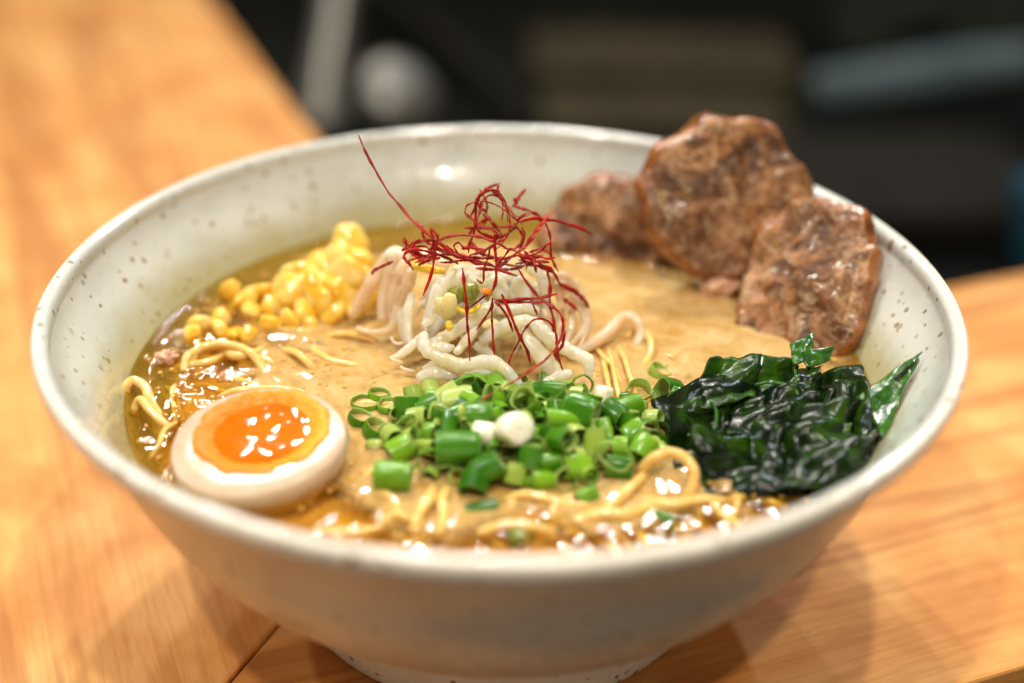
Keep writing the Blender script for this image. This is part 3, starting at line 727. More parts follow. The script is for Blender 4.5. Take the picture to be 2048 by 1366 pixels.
sprout(C_(c1, [(700, 830), (780, 870), (800, 900)], 34.2), [.12, .2, .12], 'white bean tip right behind the green mung bean')
sprout(C_(c1, [(950, 1100), (1080, 1090), (1200, 1080), (1300, 1110)], (34.2, 34.2)), [.14, .2, .2, .14], 'white sprout lying across the right middle')
sprout(C_(c1, [(820, 1240), (900, 1230), (980, 1290)], 33.9), [.12, .2, .16], 'yellow tinted bean head low in the middle', 'sprout_head')
rs = random.Random(11)
# right side of the pile: orange tinted strands bending over
for i, (x0, lab) in enumerate([(1085, 'nearest the pile'), (1103, 'second from the pile'), (1122, 'third from the pile'), (1138, 'outermost')]):
    sprout([(x0 - 25, 545 + (i * 37) % 23, 34.9), (x0 + 15, 556 + (i * 29) % 19, 35.1 + .2 * (i % 2)), (x0 + 34 - (i * 17) % 15, 600, 35.3), (x0 + 36 + (i * 23) % 17, 650, 35.2), (x0 + 24 - (i * 31) % 29, 690 + (i * 41) % 27, 34.8)], [.1, .15, .13, .15, .07],
           'blurred orange tinted strand bending down at the right, ' + lab, 'sprout_pink')
# filling of the pile
cx, cy = -0.45, 1.75
NF = 70
fill = []
for i in range(NF):
    a = 2 * pi * i / NF + rs.uniform(-.15, .15); tw = rs.uniform(-2.6, 2.6)
    pts = []; r0 = rs.uniform(0.0, 0.5); ln = rs.uniform(.75, 1.0); lay = rs.uniform(.72, .93)
    for k in range(6):
        q = r0 + (ln - r0) * k / 5; aa = a + tw * (q - r0)
        R_ = q * lay
        pts.append(Vector((cx + 2.35 * R_ * cos(aa), cy + 1.75 * R_ * sin(aa), BZ - .1 + 2.15 * lay * max(0, 1 - q ** 2.0) ** .8 + rs.uniform(-.14, .14))))
    fill.append(pts)
fill.sort(key=lambda p: sum(q.x for q in p) / len(p))
for i, pts in enumerate(fill):
    side = 'front' if sum(q.y for q in pts) / 6 < cy else 'back'
    sprout(pts, [rs.uniform(.03, .09), rs.uniform(.10, .17), rs.uniform(.11, .18), rs.uniform(.08, .14), rs.uniform(.02, .06)],
           'pale sprout inside the pile under the red threads, on its ' + side + ' side', rs.choice(['sprout', 'sprout', 'sprout', 'sprout_pink']), depth=False)

# ------------------------------------------------------------------ chili threads
CH = []; GC = 'red chili threads tangled on top of the sprouts'
def chili(pts, label, r=0.036, flat=0.55):
    pp = [D(*p) for p in pts]
    ln = sum((pp[i + 1] - pp[i]).length for i in range(len(pp) - 1))
    seed = len(CH) * 3.7
    vs, fs = tube(pp, [r * .6, r * 1.3, r * .9, r * 1.35, r, r * 1.2, r * .5], seg=7, n=8, flat=flat * .75, wob=.7, seed=seed)
    vs = [v + .022 * Vector((noise.noise(v * 2.6 + Vector((seed, 0, 0))), noise.noise(v * 2.6 + Vector((0, seed, 0))), noise.noise(v * 2.6))) for v in vs]
    o = mesh('chili_thread', vs, fs, M['chili']); meta(o, label, 'chili thread', GC); CH.append(o); return o
chili([(716, 272, 33.6), (737, 313, 33.5), (762, 362, 33.4), (795, 408, 33.3), (828, 444, 33.2), (862, 474, 33.2), (880, 490, 33.2)], 'longest red thread reaching far up left over the bowl', .035)
L_ = [
 ([(350, 380), (410, 440), (420, 490), (390, 600), (375, 720), (340, 850), (290, 970)], (33.0, 33.0), 'dark thread dropping down at the left end of the tangle', .03),
 ([(440, 490), (520, 450), (620, 440), (760, 450), (870, 480), (960, 520), (1050, 580)], (32.7, 32.8), 'glossy thread arching level across the front of the tangle', .032),
 ([(660, 230), (680, 180), (760, 150), (860, 150), (950, 180), (1020, 230), (1100, 300), (1170, 350)], (33.3, 33.6), 'thread sweeping right out of the top left loop', .04),
 ([(700, 290), (740, 220), (780, 110), (850, 60), (910, 40), (970, 70), (1010, 140), (1050, 260), (1050, 380), (1020, 470), (940, 560)], (33.5, 33.0), 'thread forming the highest round loop of the tangle', .045),
 ([(660, 230), (690, 270), (750, 320), (830, 370), (900, 390), (940, 440), (920, 520)], (33.3, 33.2), 'thread falling from the top left loop to the centre', .04),
 ([(760, 160), (750, 300), (740, 420), (700, 520), (690, 600)], (33.6, 33.4), 'upright thread on the left of the top loop', .04),
 ([(820, 160), (790, 250), (760, 320), (780, 400), (860, 450), (930, 470)], (33.8, 33.2), 'thread bending back inside the top loop', .04),
 ([(780, 250), (800, 160), (880, 90), (960, 110), (1020, 200), (1040, 330)], (33.9, 33.8), 'second thread running round inside the highest loop', .03),
 ([(660, 375), (740, 380), (850, 380), (960, 375), (1080, 365), (1150, 410), (1180, 500), (1150, 560)], (33.8, 33.9), 'thread lying level across the middle of the loop', .03),
 ([(920, 430), (925, 560), (930, 700), (930, 850), (900, 940), (820, 990), (690, 1090)], (32.7, 33.0), 'thread hanging straight down the centre then bending left at the orange flake', .038),
 ([(640, 740), (650, 850), (670, 1000), (680, 1180), (695, 1360), (700, 1545)], (33.0, 32.8), 'long straight thread hanging down left of centre to the front sprout', .04),
 ([(900, 1000), (895, 1100), (900, 1200), (905, 1370), (920, 1500)], (33.0, 33.0), 'straight thread hanging down from the orange flake', .038),
 ([(980, 960), (1040, 1080), (1100, 1230), (1150, 1350), (1210, 1470), (1238, 1580)], (32.8, 33.0), 'thread slanting down right from the centre, crossing the arch', .036),
 ([(900, 1050), (850, 1150), (760, 1280)], (33.0, 33.0), 'short thread slanting down left below the orange flake', .032),
 ([(1130, 740), (1200, 850), (1290, 970), (1380, 1040), (1460, 1100), (1520, 1180), (1530, 1300), (1520, 1420), (1440, 1500)], (33.1, 32.7), 'thread curving in a wide bow down the right side', .038),
 ([(1770, 430), (1650, 370), (1550, 340), (1450, 310), (1350, 310), (1260, 295), (1120, 330)], (34.6, 33.6), 'thread sticking out far to the right toward the pork', .04),
 ([(1400, 260), (1340, 340), (1270, 430), (1200, 530), (1130, 590), (1020, 680), (950, 740)], (33.8, 33.3), 'wide flat red strip slanting through the right of the tangle', .11),
 ([(1190, 40), (1130, 110), (1100, 180), (1180, 210), (1270, 240), (1340, 300)], (34.7, 34.4), 'blurred forked thread at the very top right', .045),
 ([(1050, 180), (1100, 270), (1200, 270), (1260, 230), (1330, 280)], (34.5, 34.3), 'thin blurred thread linking the loop to the right strip', .03),
 ([(1370, 340), (1410, 460), (1415, 600), (1450, 700), (1480, 760)], (33.8, 33.9), 'thread falling down the right edge below the wide strip', .032),
 ([(1150, 640), (1230, 700), (1330, 720), (1430, 760), (1500, 870), (1540, 900)], (33.5, 34.2), 'shiny thread sloping down to the right corner', .045),
 ([(1500, 870), (1600, 920), (1700, 1000), (1760, 1080)], (34.6, 35.2), 'blurred thread end at the lower right, upper one', .045),
 ([(1530, 900), (1640, 950), (1720, 1030), (1740, 1090)], (34.8, 35.3), 'blurred thread end at the lower right, lower one', .04),
 ([(1390, 760), (1410, 900), (1410, 1050), (1440, 1200), (1445, 1340), (1465, 1520), (1480, 1620)], (33.9, 33.7), 'thread hanging down behind the right hand bow', .05),
 ([(930, 1020), (1050, 1015), (1200, 1000), (1350, 990), (1470, 960)], (33.2, 33.6), 'thread running level right from the orange flake', .03),
 ([(930, 1020), (1060, 1035), (1220, 1030), (1390, 1040)], (33.3, 33.5), 'second level thread just below the one from the flake', .026),
 ([(1180, 580), (1240, 640), (1320, 690), (1390, 760)], (33.4, 33.7), 'short dark thread right of the wide strip', .03),
 ([(120, 470), (150, 540), (200, 600), (235, 635)], (33.2, 33.2), 'thick short thread crossing the left tip', .055),
 ([(205, 745), (160, 680), (120, 630), (160, 580), (260, 570), (380, 600), (500, 640), (600, 700)], (33.1, 33.2), 'thread bent like a hook at the left tip', .035),
 ([(110, 580), (200, 520), (300, 490), (400, 490), (500, 560), (600, 640), (700, 640), (800, 640)], (33.4, 33.2), 'thread along the upper left edge of the tangle', .042),
 ([(440, 500), (520, 590), (640, 640), (760, 680), (880, 700), (1000, 760), (1120, 800)], (33.0, 33.2), 'thread running through the core from left to right', .042),
 ([(500, 530), (560, 590), (600, 610), (560, 540), (600, 505), (660, 560)], (33.3, 33.4), 'small curl standing on the left part of the tangle', .028),
 ([(700, 620), (800, 590), (900, 540), (960, 500), (1010, 480)], (32.9, 32.9), 'thread rising right through the centre', .03),
 ([(1240, 1010), (1270, 1080), (1300, 1140)], (33.6, 33.6), 'short dark stub hanging right of centre', .035),
 ([(920, 1030), (980, 1080), (1040, 1180), (1080, 1290)], (33.0, 33.1), 'thin black tipped thread below the flake', .024),
 ([(880, 560), (870, 640), (830, 740), (820, 860), (760, 830)], (33.0, 33.0), 'thread ending in a tiny hook left of centre', .03),
 ([(1530, 1000), (1600, 1060), (1650, 1110)], (34.8, 35.0), 'pale red blurred piece at the lower right', .045),
 ([(1060, 560), (1000, 640), (950, 720), (990, 760)], (33.2, 33.2), 'short thread beside the lower end of the wide strip', .032),
 ([(350, 400), (385, 480), (360, 570), (300, 540), (170, 560)], (33.2, 33.4), 'broad thread knotted at the left', .045),
 ([(1090, 120), (1110, 160), (1080, 190)], (34.6, 34.6), 'small dark tip at the top right fork', .045),
]
for pts, d, lab, r in L_: chili(C_(c1, pts, d), lab, r, .3 if r > .1 else .55)
chili([(785, 523, 34.0), (765, 532, 34.0), (748, 540, 34.0), (744, 548, 34.0)], 'short separate thread at the far left on the sprouts', .035)
chili([p + (d,) for p, d in zip([c3(380, 690), c3(440, 540), c3(510, 400), c3(570, 290), c3(640, 210), c3(720, 195), c3(800, 220), c3(860, 290), c3(890, 380), c3(890, 500), c3(920, 620), c3(950, 730)],
       [32.9, 32.9, 32.8, 32.8, 32.8, 32.8, 32.8, 32.9, 33, 33, 33.1, 33.1])], 'thread making the low arch over the front sprouts', .036)
chili([c3(x, y) + (d,) for x, y, d in [(960, 230, 32.7), (955, 340, 32.6), (900, 450, 32.5), (830, 550, 32.4), (740, 640, 32.2), (600, 730, 32.0), (450, 830, 31.9), (300, 920, 31.7), (180, 990, 31.5), (100, 1070, 31.4)]],
      'long thread swinging down left over the scallions', .045)
for i in range(28):
    part_ = i % 4
    bx, by, sx_, sy_ = [(560, 600, 260, 90), (900, 640, 260, 120), (1150, 620, 200, 160), (900, 280, 220, 170)][part_]
    x, y = rs.gauss(bx, sx_ * .45), rs.gauss(by, sy_ * .45); a = rs.uniform(0, 2 * pi); da = rs.uniform(-.5, .5); pts = []; dd = rs.uniform(33.0, 34.2)
    if part_ != 3: a = rs.choice([0, pi]) + rs.uniform(-.5, .5)
    for k in range(rs.randint(4, 7)):
        dd += rs.uniform(-.15, .15)
        pts.append(c1(x, y) + (dd,)); x += 75 * cos(a); y += 55 * sin(a); a += da + rs.uniform(-.3, .3)
    chili(pts, 'fine red thread curled inside the ' + ['left', 'central', 'right', 'upper'][part_] + ' part of the tangle', rs.uniform(.024, .042))
a, b = ellipsoid(D(*c1(850, 940), 32.8), (.14, .07, .07), rmat(.3, .2), bump=.5, seed=3)
meta(mesh('chili_flake', a, b, M['orange_bit']), 'bright orange chili flake stuck among the red threads', 'chili flake')

# ------------------------------------------------------------------ scallions
GSC = 'chopped scallions heaped in front of the sprouts'
SC = []
def scallion(c, axis, R, L, mat, th=None, squash=1.0, solid=False, bend=0.0, cut=0.0):
    """short tube of scallion: outer wall, cut ends, inner wall"""
    if not solid: R *= .92; L *= .95
    axis = Vector(axis).normalized(); a = axis.orthogonal().normalized(); b = axis.cross(a)
    rot = rs.uniform(0, pi); a, b = a * cos(rot) + b * sin(rot), b * cos(rot) - a * sin(rot)
    n = 28; th = th or max(.035, R * rs.uniform(.10, .17)); vs, fs, sl = [], [], []
    rings = []
    m = 4
    for j in range(m + 1):
        rings.append((R - (0.02 if j in (0, m) else 0), -L / 2 + L * j / m, 0))
    if solid: inner = [(R * .6, L / 2 + .02, 1), (R * .05, L / 2 + .03, 1)]; pre = [(R * .05, -L / 2 - .02, 1), (R * .6, -L / 2 - .02, 1)]
    else:
        inner = [(R - th * .5, L / 2 + .012, 1), (R - th, L / 2 - .01, 1), (R - th, 0, 1), (R - th, -L / 2 + .01, 1)]; pre = [(R - th * .5, -L / 2 - .012, 1)]
    seq = pre + rings + inner
    sd = rs.uniform(0, 50); slope = cut
    for (r, z, s) in seq:
        for k in range(n):
            t = 2 * pi * k / n
            rr = r * (1 + .17 * noise.noise(Vector((cos(t) * 1.2 + sd, sin(t) * 1.2, z * .8))) + .05 * noise.noise(Vector((cos(t) * 3 + sd, sin(t) * 3, z * 3))))
            off = axis * (z + slope * r * cos(t) * (1 if z > 0 else -.3)) + a * (bend * z * z)
            vs.append(Vector(c) + off + a * (rr * cos(t)) + b * (rr * squash * sin(t)))
    N = len(seq)
    for i in range(N - 1):
        for k in range(n):
            k2 = (k + 1) % n; fs.append((i * n + k, i * n + k2, (i + 1) * n + k2, (i + 1) * n + k)); sl.append(1 if (seq[i][2] or seq[i + 1][2]) else 0)
    if not solid:
        for k in range(n):
            k2 = (k + 1) % n; fs.append(((N - 1) * n + k, (N - 1) * n + k2, k2, k)); sl.append(1)
    o = mesh('scallion_piece', vs, fs, [M[mat], M['green_in'] if not solid else M[mat]], slots=sl)
    SC.append((o, Vector(c), mat, axis, R, L, solid)); return o
def ax(yaw, el): return (cos(radians(yaw)) * cos(radians(el)), sin(radians(yaw)) * cos(radians(el)), sin(radians(el)))
H = [  # px, py, height of centre above broth, yaw, elevation, R, L, material, squash
 (827, 790, .35, 120, 50, .24, .42, 'green_lime', .9), (730, 806, .04, 0, 86, .36, .16, 'green_mid', 1), (782, 812, .06, 40, 80, .36, .2, 'green_mid', 1),
 (758, 790, .05, 10, 78, .30, .2, 'green_mid', 1),
 (836, 838, .30, -15, 12, .30, .48, 'green_lime', .85), (953, 772, .55, -100, 15, .32, .34, 'green_mid', 1.25), (1103, 785, .65, -18, 5, .30, .85, 'green_dark', .9),
 (1146, 790, .55, -10, 5, .25, .5, 'green_lime', .9), (1165, 772, .35, -80, 30, .32, .2, 'green_mid', .85), (1052, 808, .8, -120, 55, .33, .6, 'green_mid', 1),
 (1162, 822, .75, -25, -5, .40, .75, 'green_dark', .85), (1228, 828, .5, -40, -10, .30, .55, 'green_dark', 1), (957, 832, .75, 8, 0, .36, .65, 'green_dark', 1),
 (912, 838, .5, 30, 10, .34, .5, 'green_dark', 1), (1010, 790, .5, 60, 40, .3, .5, 'green_lime', 1),
 (1190, 884, .55, 80, 60, .27, .6, 'green_lime', .9), (1231, 911, .55, -95, 5, .33, .16, 'green_mid', 1.45), (915, 895, .55, 5, 0, .40, .95, 'green_dark', 1),
 (786, 950, .28, -4, 0, .36, .8, 'green_mid', .8), (857, 920, .35, -85, 20, .30, .3, 'green_mid', 1), (978, 935, .4, 10, 30, .34, .6, 'green_dark', 1),
 (1031, 948, .25, 70, 50, .28, .45, 'green_lime', .9), (1131, 958, .15, -80, 30, .28, .3, 'green_lime', 1), (1276, 785, .10, -60, 68, .36, .28, 'green_mid', .9),
 (1339, 785, .2, -150, 20, .36, .5, 'green_dark', 1), (1306, 835, .2, -30, 20, .22, .4, 'green_lime', .9), (1360, 800, .18, 160, 20, .3, .6, 'green_dark', .8),
 (1272, 868, .3, 20, 30, .32, .5, 'green_mid', 1), (1172, 996, -.02, 30, 5, .26, .5, 'green_mid', .8), (1317, 745, .02, 10, 60, .3, .25, 'green_lime', .9),
 (1124, 880, .75, -50, 20, .28, .5, 'green_dark', 1), (1098, 865, .6, 20, 60, .25, .4, 'green_dark', 1), (1285, 900, .3, 60, 20, .3, .55, 'green_mid', 1),
 (964, 1022, -.12, 10, 5, .26, .7, 'green_dark', .8), (720, 836, .06, 5, 70, .34, .2, 'green_dark', .9), (752, 860, .08, 5, 65, .36, .3, 'green_dark', .9),
 (1330, 1042, -.12, -40, 5, .24, .5, 'green_dark', .8), (1060, 912, .55, 75, 60, .28, .5, 'green_dark', 1), (1040, 1072, -.14, 30, 5, .24, .5, 'green_mid', .8),
 (880, 830, .35, 70, 40, .3, .4, 'green_lime', 1), (800, 900, .2, 30, 20, .3, .5, 'green_mid', 1), (950, 965, .2, 80, 20, .33, .6, 'green_dark', 1)]
for (x, y, h_, yw, el, R_, L2, mt, sq) in H: scallion(P(x, y, h_), ax(yw, el), R_, L2, mt, squash=sq, cut=rs.uniform(-.15, .15), bend=rs.uniform(-.1, .1))
w = scallion(P(1028, 858, .95), ax(-60, 35), .36, .55, 'green_white', solid=True)
w2 = scallion(P(968, 868, .7), ax(-10, 0), .26, .45, 'green_white', solid=True)
w3 = scallion(P(1205, 795, .3), ax(70, 55), .22, .5, 'green_white', solid=True)
rs = random.Random(21)
cen = [s[1] for s in SC]; tries = 0; cnt = 0
while cnt < 125 and tries < 5000:
    tries += 1
    u, v_ = rs.gauss(0, .45), rs.gauss(0, .45); q = u * u + v_ * v_
    if q > 1: continue
    x, y = 0.4 + 3.3 * u, -2.75 + 2.1 * v_
    z = BZ + .08 + .75 * (1 - q) * rs.uniform(.35, 1)
    p = Vector((x, y, z))
    if min((p - c).length for c in cen) < .28: continue
    cen.append(p); cnt += 1
    mt = rs.choice(['green_dark', 'green_dark', 'green_mid', 'green_mid', 'green_lime', 'green_lime'])
    scallion(p, ax(rs.uniform(0, 360), rs.choice([rs.uniform(-20, 20), rs.uniform(20, 80)])), rs.uniform(.2, .36), rs.choice([.18, .3, .45, .6]) * rs.uniform(.85, 1.2), mt, squash=rs.uniform(.7, 1), cut=rs.uniform(-.2, .2), bend=rs.uniform(-.15, .15))
# labels: by look, row and place in the row
def scr(p):
    d = p - CAM; z = d.dot(Wd); return 1024 + FPX * d.dot(Rt) / z, 683 - FPX * d.dot(Up) / z
rows = ['back', 'upper', 'middle', 'lower', 'front']
rl = {k: [] for k in rows}
for s in SC:
    y = scr(s[1])[1]; k = rows[0 if y < 790 else 1 if y < 835 else 2 if y < 885 else 3 if y < 945 else 4]; rl[k].append(s)
for k, L3 in rl.items():
    L3.sort(key=lambda s: scr(s[1])[0])
    for i, (o, c, mt, axx, R_, L2, sol) in enumerate(L3):
        col = {'green_dark': 'dark green', 'green_mid': 'mid green', 'green_lime': 'pale lime', 'green_white': 'white'}[mt]
        shape = 'scallion stub' if sol else ('scallion ring' if L2 < .32 else 'scallion tube')
        pos = ORD[i + 1] + ' from the left' if i < len(L3) / 2 else (ORD[len(L3) - i] + ' from the right')
        meta(o, f'{col} {shape}, {pos} in the {k} row of the heap', 'scallion', GSC)
meta(w, 'large round white scallion stub on top of the green heap', 'scallion', GSC)
meta(w2, 'small white scallion stub half hidden left of the large one', 'scallion', GSC)
meta(w3, 'white scallion stub standing at the right back of the heap', 'scallion', GSC)

def renumber(objs, key, text):
    if len(objs) > 26:          # two rows, far and near
        zs = sorted(objs, key=lambda o: -scr(OR[o.name])[1]); h_ = len(zs) // 2
        renumber(zs[:h_], key, text.replace('from the left', 'from the left, nearer row,')); renumber(zs[h_:], key, text.replace('from the left', 'from the left, farther row,')); return
    pts = sorted(objs, key=lambda o: scr(OR[o.name])[0])
    for i, o in enumerate(pts): o['label'] = text.format(ORD[i + 1])
for q, ob in SUB.items():
    for o in ob: meta(o, 'x', 'noodle', 'ramen noodles lying under the oil')
    renumber(ob, None, 'noodle under oil, {} from the left, %s of bowl' % q)
for q in ('front', 'back'):
    renumber([o for o in SPR if o['label'].endswith('on its %s side' % q)], None, 'pale sprout inside the pile, {} from the left on its %s side' % q)
for q in ('left', 'central', 'right', 'upper'):
    renumber([o for o in CH if o['label'].startswith('fine red thread curled inside the %s part' % q)], None, 'fine curled red thread, {} from the left in the %s part of the tangle' % q)

# ------------------------------------------------------------------ corn
CN = []
def kernel(c, s, R, flat=.8):
    vs, fs = [], []; nu, nv = 16, 10; c = Vector(c); sd = rs.uniform(0, 40)
    a, b = ellipsoid(c, (s * 1.0, s * .82 * flat, s * 1.15), R, 16, 10, bump=.28, freq=1.3, seed=sd)
    o = mesh('corn_kernel', a, b, M['corn']); CN.append((o, c)); return o
rs = random.Random(5)
for (x, y, h_, s) in [(700, 470, 1.5, .42), (672, 500, 1.3, .44), (720, 505, 1.2, .42), (690, 540, 1.05, .50), (655, 530, .9, .4), (735, 545, .8, .38), (600, 535, .85, .48), (572, 555, .7, .42), (628, 560, .7, .44),
                      (590, 585, .55, .46), (640, 590, .5, .5), (690, 585, .6, .5), (728, 590, .4, .4), (560, 600, .35, .4), (610, 620, .25, .44), (665, 625, .2, .44), (705, 620, .2, .38), (700, 495, 1.0, .46), (640, 545, .5, .5),
                      (530, 580, .3, .34), (500, 590, .22, .33), (462, 578, .25, .34), (540, 615, .15, .36), (505, 620, .1, .33), (480, 600, .1, .3), (440, 640, .02, .33), (400, 648, .05, .34), (385, 668, .02, .3),
                      (440, 660, .02, .34), (470, 668, -.02, .32), (500, 672, 0, .3), (455, 700, -.08, .36), (540, 650, .02, .33), (580, 640, .1, .36), (620, 650, -.02, .3), (760, 575, .25, .3)]:
    kernel(P(x, y + (16 if h_ > .6 else 4), h_ * .82 - (.06 if h_ < .3 else 0)), s * (1.12 if h_ > .35 else .9), rmat(rs.uniform(0, 6), rs.uniform(-.8, .8), rs.uniform(-.8, .8)))
CN.sort(key=lambda k: scr(k[1])[0])
hi = [k for k in CN if k[1].z > BZ + .28]; lo = [k for k in CN if k[1].z <= BZ + .28]
for nm, L3 in (('piled up behind the broth surface', hi), ('floating low in the broth', lo)):
    for i, (o, c) in enumerate(L3): meta(o, f'yellow corn kernel, {ORD[i + 1]} from the left of those {nm}', 'corn kernel', 'corn kernels at the back left of the bowl')

# ------------------------------------------------------------------ roast pork
def pork(c, half_w, half_h, thick, lean, yaw, seed, label, out=None):
    """irregular thick slice standing on its edge; local x across, y up the slice, z through it"""
    Rm = Matrix.Rotation(yaw, 3, 'Z') @ Matrix.Rotation(pi / 2 - lean, 3, 'X')
    n = 96; fr = []
    vs, fs, sl = [], [], []
    rr = [0, .15, .3, .45, .6, .72, .82, .90, .955]
    seq = [(q, 1) for q in rr] + [(1.0, .78), (1.03, .4), (1.04, 0), (1.03, -.4), (1.0, -.8)] + [(q, -1) for q in rr[::-1]]
    for (q, s) in seq:
        for k in range(n):
            t = 2 * pi * k / n
            o_ = 1 + .13 * noise.noise(Vector((cos(t) * 1.3 + seed, sin(t) * 1.3, 0))) + .07 * noise.noise(Vector((cos(t) * 3 + seed, sin(t) * 4, 1))) + .022 * noise.noise(Vector((cos(t) * 11, sin(t) * 11, seed)))
            if out: o_ *= out(t)
            x, y = half_w * q * o_ * cos(t), half_h * q * o_ * sin(t)
            z = s * thick / 2
            if abs(s) == 1: z += s * .30 * (1 - q * q)
            z += .30 * noise.noise(Vector((x * .7 + seed, y * .7, s))) + .15 * noise.noise(Vector((x * 1.8 + seed, y * 1.8, s))) + .07 * noise.noise(Vector((x * 4.5 + seed, y * 4.5, s))) + .10 * (x / half_w) ** 2
            vs.append(Vector(c) + Rm @ Vector((x, y, z)))
    for i in range(len(seq) - 1):
        for k in range(n):
            k2 = (k + 1) % n; fs.append((i * n + k, i * n + k2, (i + 1) * n + k2, (i + 1) * n + k)); sl.append(1 if .95 < (seq[i][0] + seq[i + 1][0]) / 2 else 0)
    o = mesh('pork_slice', vs, fs, [M['pork'], M['pork_rind']], slots=sl)
    meta(o, label, 'pork slice', 'slices of roast pork leaning on the back right wall'); return o
def nrm_toward(): pass
pork(D(1450, 418, 38.2), 2.42, 2.4, .8, radians(30), radians(14), 2.0, 'tall middle slice of roast pork rising above the rim of the bowl',
     lambda t: 1 - .17 * max(0, -sin(t + .5)) + .05 * max(0, cos(t - 2.4)))
pork(D(1628, 574, 36.4), 1.85, 2.5, .7, radians(38), radians(-40), 7.5, 'right hand slice of roast pork lying against the right wall',
     lambda t: 1 - .15 * max(0, cos(t - .8)))
pork(D(1238, 490, 40.2), 2.15, 2.0, .7, radians(26), radians(-12), 13.0, 'left hand slice of roast pork, lowest and partly hidden')
a, b = ellipsoid(P(1442, 575, .15), (.55, .35, .35), rmat(.2), bump=.5, freq=1.8, seed=8, nu=28, nv=18)
meta(mesh('meat_scrap', a, b, M['meat_bit']), 'glistening scrap of pork at the foot of the middle slice', 'meat scrap')
a, b = ellipsoid(P(333, 718, .05), (.28, .2, .2), rmat(.6), bump=.7, freq=2.2, seed=2, nu=24, nv=14)
meta(mesh('meat_scrap', a, b, M['meat_bit']), 'small pinkish meat scrap in the oil at the left wall', 'meat scrap')

vs, fs = tube([P(1120, 512, .03), P(1190, 518, .04), P(1260, 527, .04), P(1340, 545, .04), P(1400, 572, .03)], [.03, .07, .06, .07, .03], seg=10, n=8, flat=.6, wob=.9, seed=4)
meta(mesh('oil_film', vs, fs, M['bubble']), 'glistening line of oil where the broth meets the pork', 'oil film')

# ------------------------------------------------------------------ wakame
WK = []; GW = 'dark seaweed bunched at the right of the bowl'
def leaf(quad, folds, amp, seed, label, mat='wakame', ru=.07, th=.03, nu=30, nv=20, curl=0.0):
    """sheet spanned by four corners (a,b,c,d), folded and crinkled, with real thickness"""
    a, b, c, d = [Vector(q) for q in quad]
    N = (b - a).cross(d - a).normalized()
    top = []
    for j in range(nv + 1):
        v = j / nv
        for i in range(nu + 1):
            u = i / nu
            p = a.lerp(b, u).lerp(d.lerp(c, u), v)
            # ragged outline
            e = noise.noise(Vector((u * 4 + seed, v * 4, 3))) * ru
            p += (b - a) * e * (1 if u in (0, 1) else .4) + (d - a) * noise.noise(Vector((u * 4, v * 4 + seed, 8))) * ru
            w_ = amp * 1.15 * sin(folds * 0.85 * pi * (u + .5 * v + .35 * noise.noise(Vector((u * 2, v * 2, seed)))) + seed)
            w_ += amp * 1.5 * noise.noise(Vector((u * 2.0 + seed, v * 2.4, 1))) + amp * .10 * noise.noise(Vector((u * 7 + seed, v * 7, 1)))
            p += N * w_ + N * curl * (v - .5) ** 2 * 4
            top.append(p)
    W = nu + 1; vs = top + []
    # normals by differences for the thickness
    nr_ = []
    for j in range(nv + 1):
        for i in range(W):
            p1 = top[j * W + min(i + 1, nu)] - top[j * W + max(i - 1, 0)]
            p2 = top[min(j + 1, nv) * W + i] - top[max(j - 1, 0) * W + i]
            q = p1.cross(p2); nr_.append(q.normalized() if q.length > 1e-9 else N)
    vs += [p - q * th for p, q in zip(top, nr_)]
    B = len(top); fs = []
    for j in range(nv):
        for i in range(nu):
            k = j * W + i; fs.append((k, k + 1, k + W + 1, k + W)); fs.append((B + k, B + k + W, B + k + W + 1, B + k + 1))
    edge = [i for i in range(W)] + [j * W + nu for j in range(1, nv + 1)] + [nv * W + i for i in range(nu - 1, -1, -1)] + [j * W for j in range(nv - 1, 0, -1)]
    for q in range(len(edge)):
        e1, e2 = edge[q], edge[(q + 1) % len(edge)]; fs.append((e1, B + e1, B + e2, e2))
    o = mesh('seaweed_leaf', vs, fs, M[mat]); meta(o, label, 'seaweed leaf', GW); WK.append(o); return o
def Q(*pts): return [D(*p) for p in pts]
leaf(Q((1425, 712, 32.7), (1515, 712, 33.2), (1500, 800, 32.3), (1370, 830, 31.9)), 1.2, .16, 1.0, 'folded leaf forming the upper left shoulder of the seaweed', 'wakame_mid')
leaf(Q((1500, 712, 33.3), (1600, 730, 33.4), (1590, 800, 32.6), (1480, 800, 32.6)), 1.4, .15, 2.3, 'shiny leaf along the top edge, left of the small star shaped tip', 'wakame_mid')
leaf(Q((1580, 690, 33.4), (1625, 668, 33.5), (1625, 722, 33.2), (1585, 735, 33.2)), .6, .10, 3.1, 'small upright bright green tip on top of the seaweed', 'wakame_light', nu=16, nv=12)
leaf(Q((1600, 705, 33.1), (1664, 695, 33.3), (1660, 722, 33.2), (1610, 738, 33.0)), .5, .07, 4.7, 'small bright green tip pointing right on top of the seaweed', 'wakame_light', nu=16, nv=12)
leaf(Q((1842, 706, 32.3), (1834, 724, 32.15), (1765, 875, 30.9), (1715, 800, 32.0)), .5, .07, 5.2, 'long pointed blade leaning up against the right wall', 'wakame_light', ru=.04)
leaf(Q((1830, 722, 32.0), (1806, 745, 32.0), (1745, 850, 31.5), (1728, 800, 31.9)), .4, .04, 5.9, 'narrow fold lying along the pointed right blade', 'wakame', ru=.04)
leaf(Q((1610, 730, 33.2), (1720, 760, 33.0), (1700, 850, 32.2), (1600, 850, 32.2)), 1.8, .2, 6.6, 'crinkled black leaf behind the middle of the seaweed')
leaf(Q((1670, 750, 32.5), (1735, 765, 32.3), (1745, 880, 31.1), (1680, 890, 31.5)), .8, .14, 7.7, 'tall smooth dark leaf standing on the right with bluish shine')
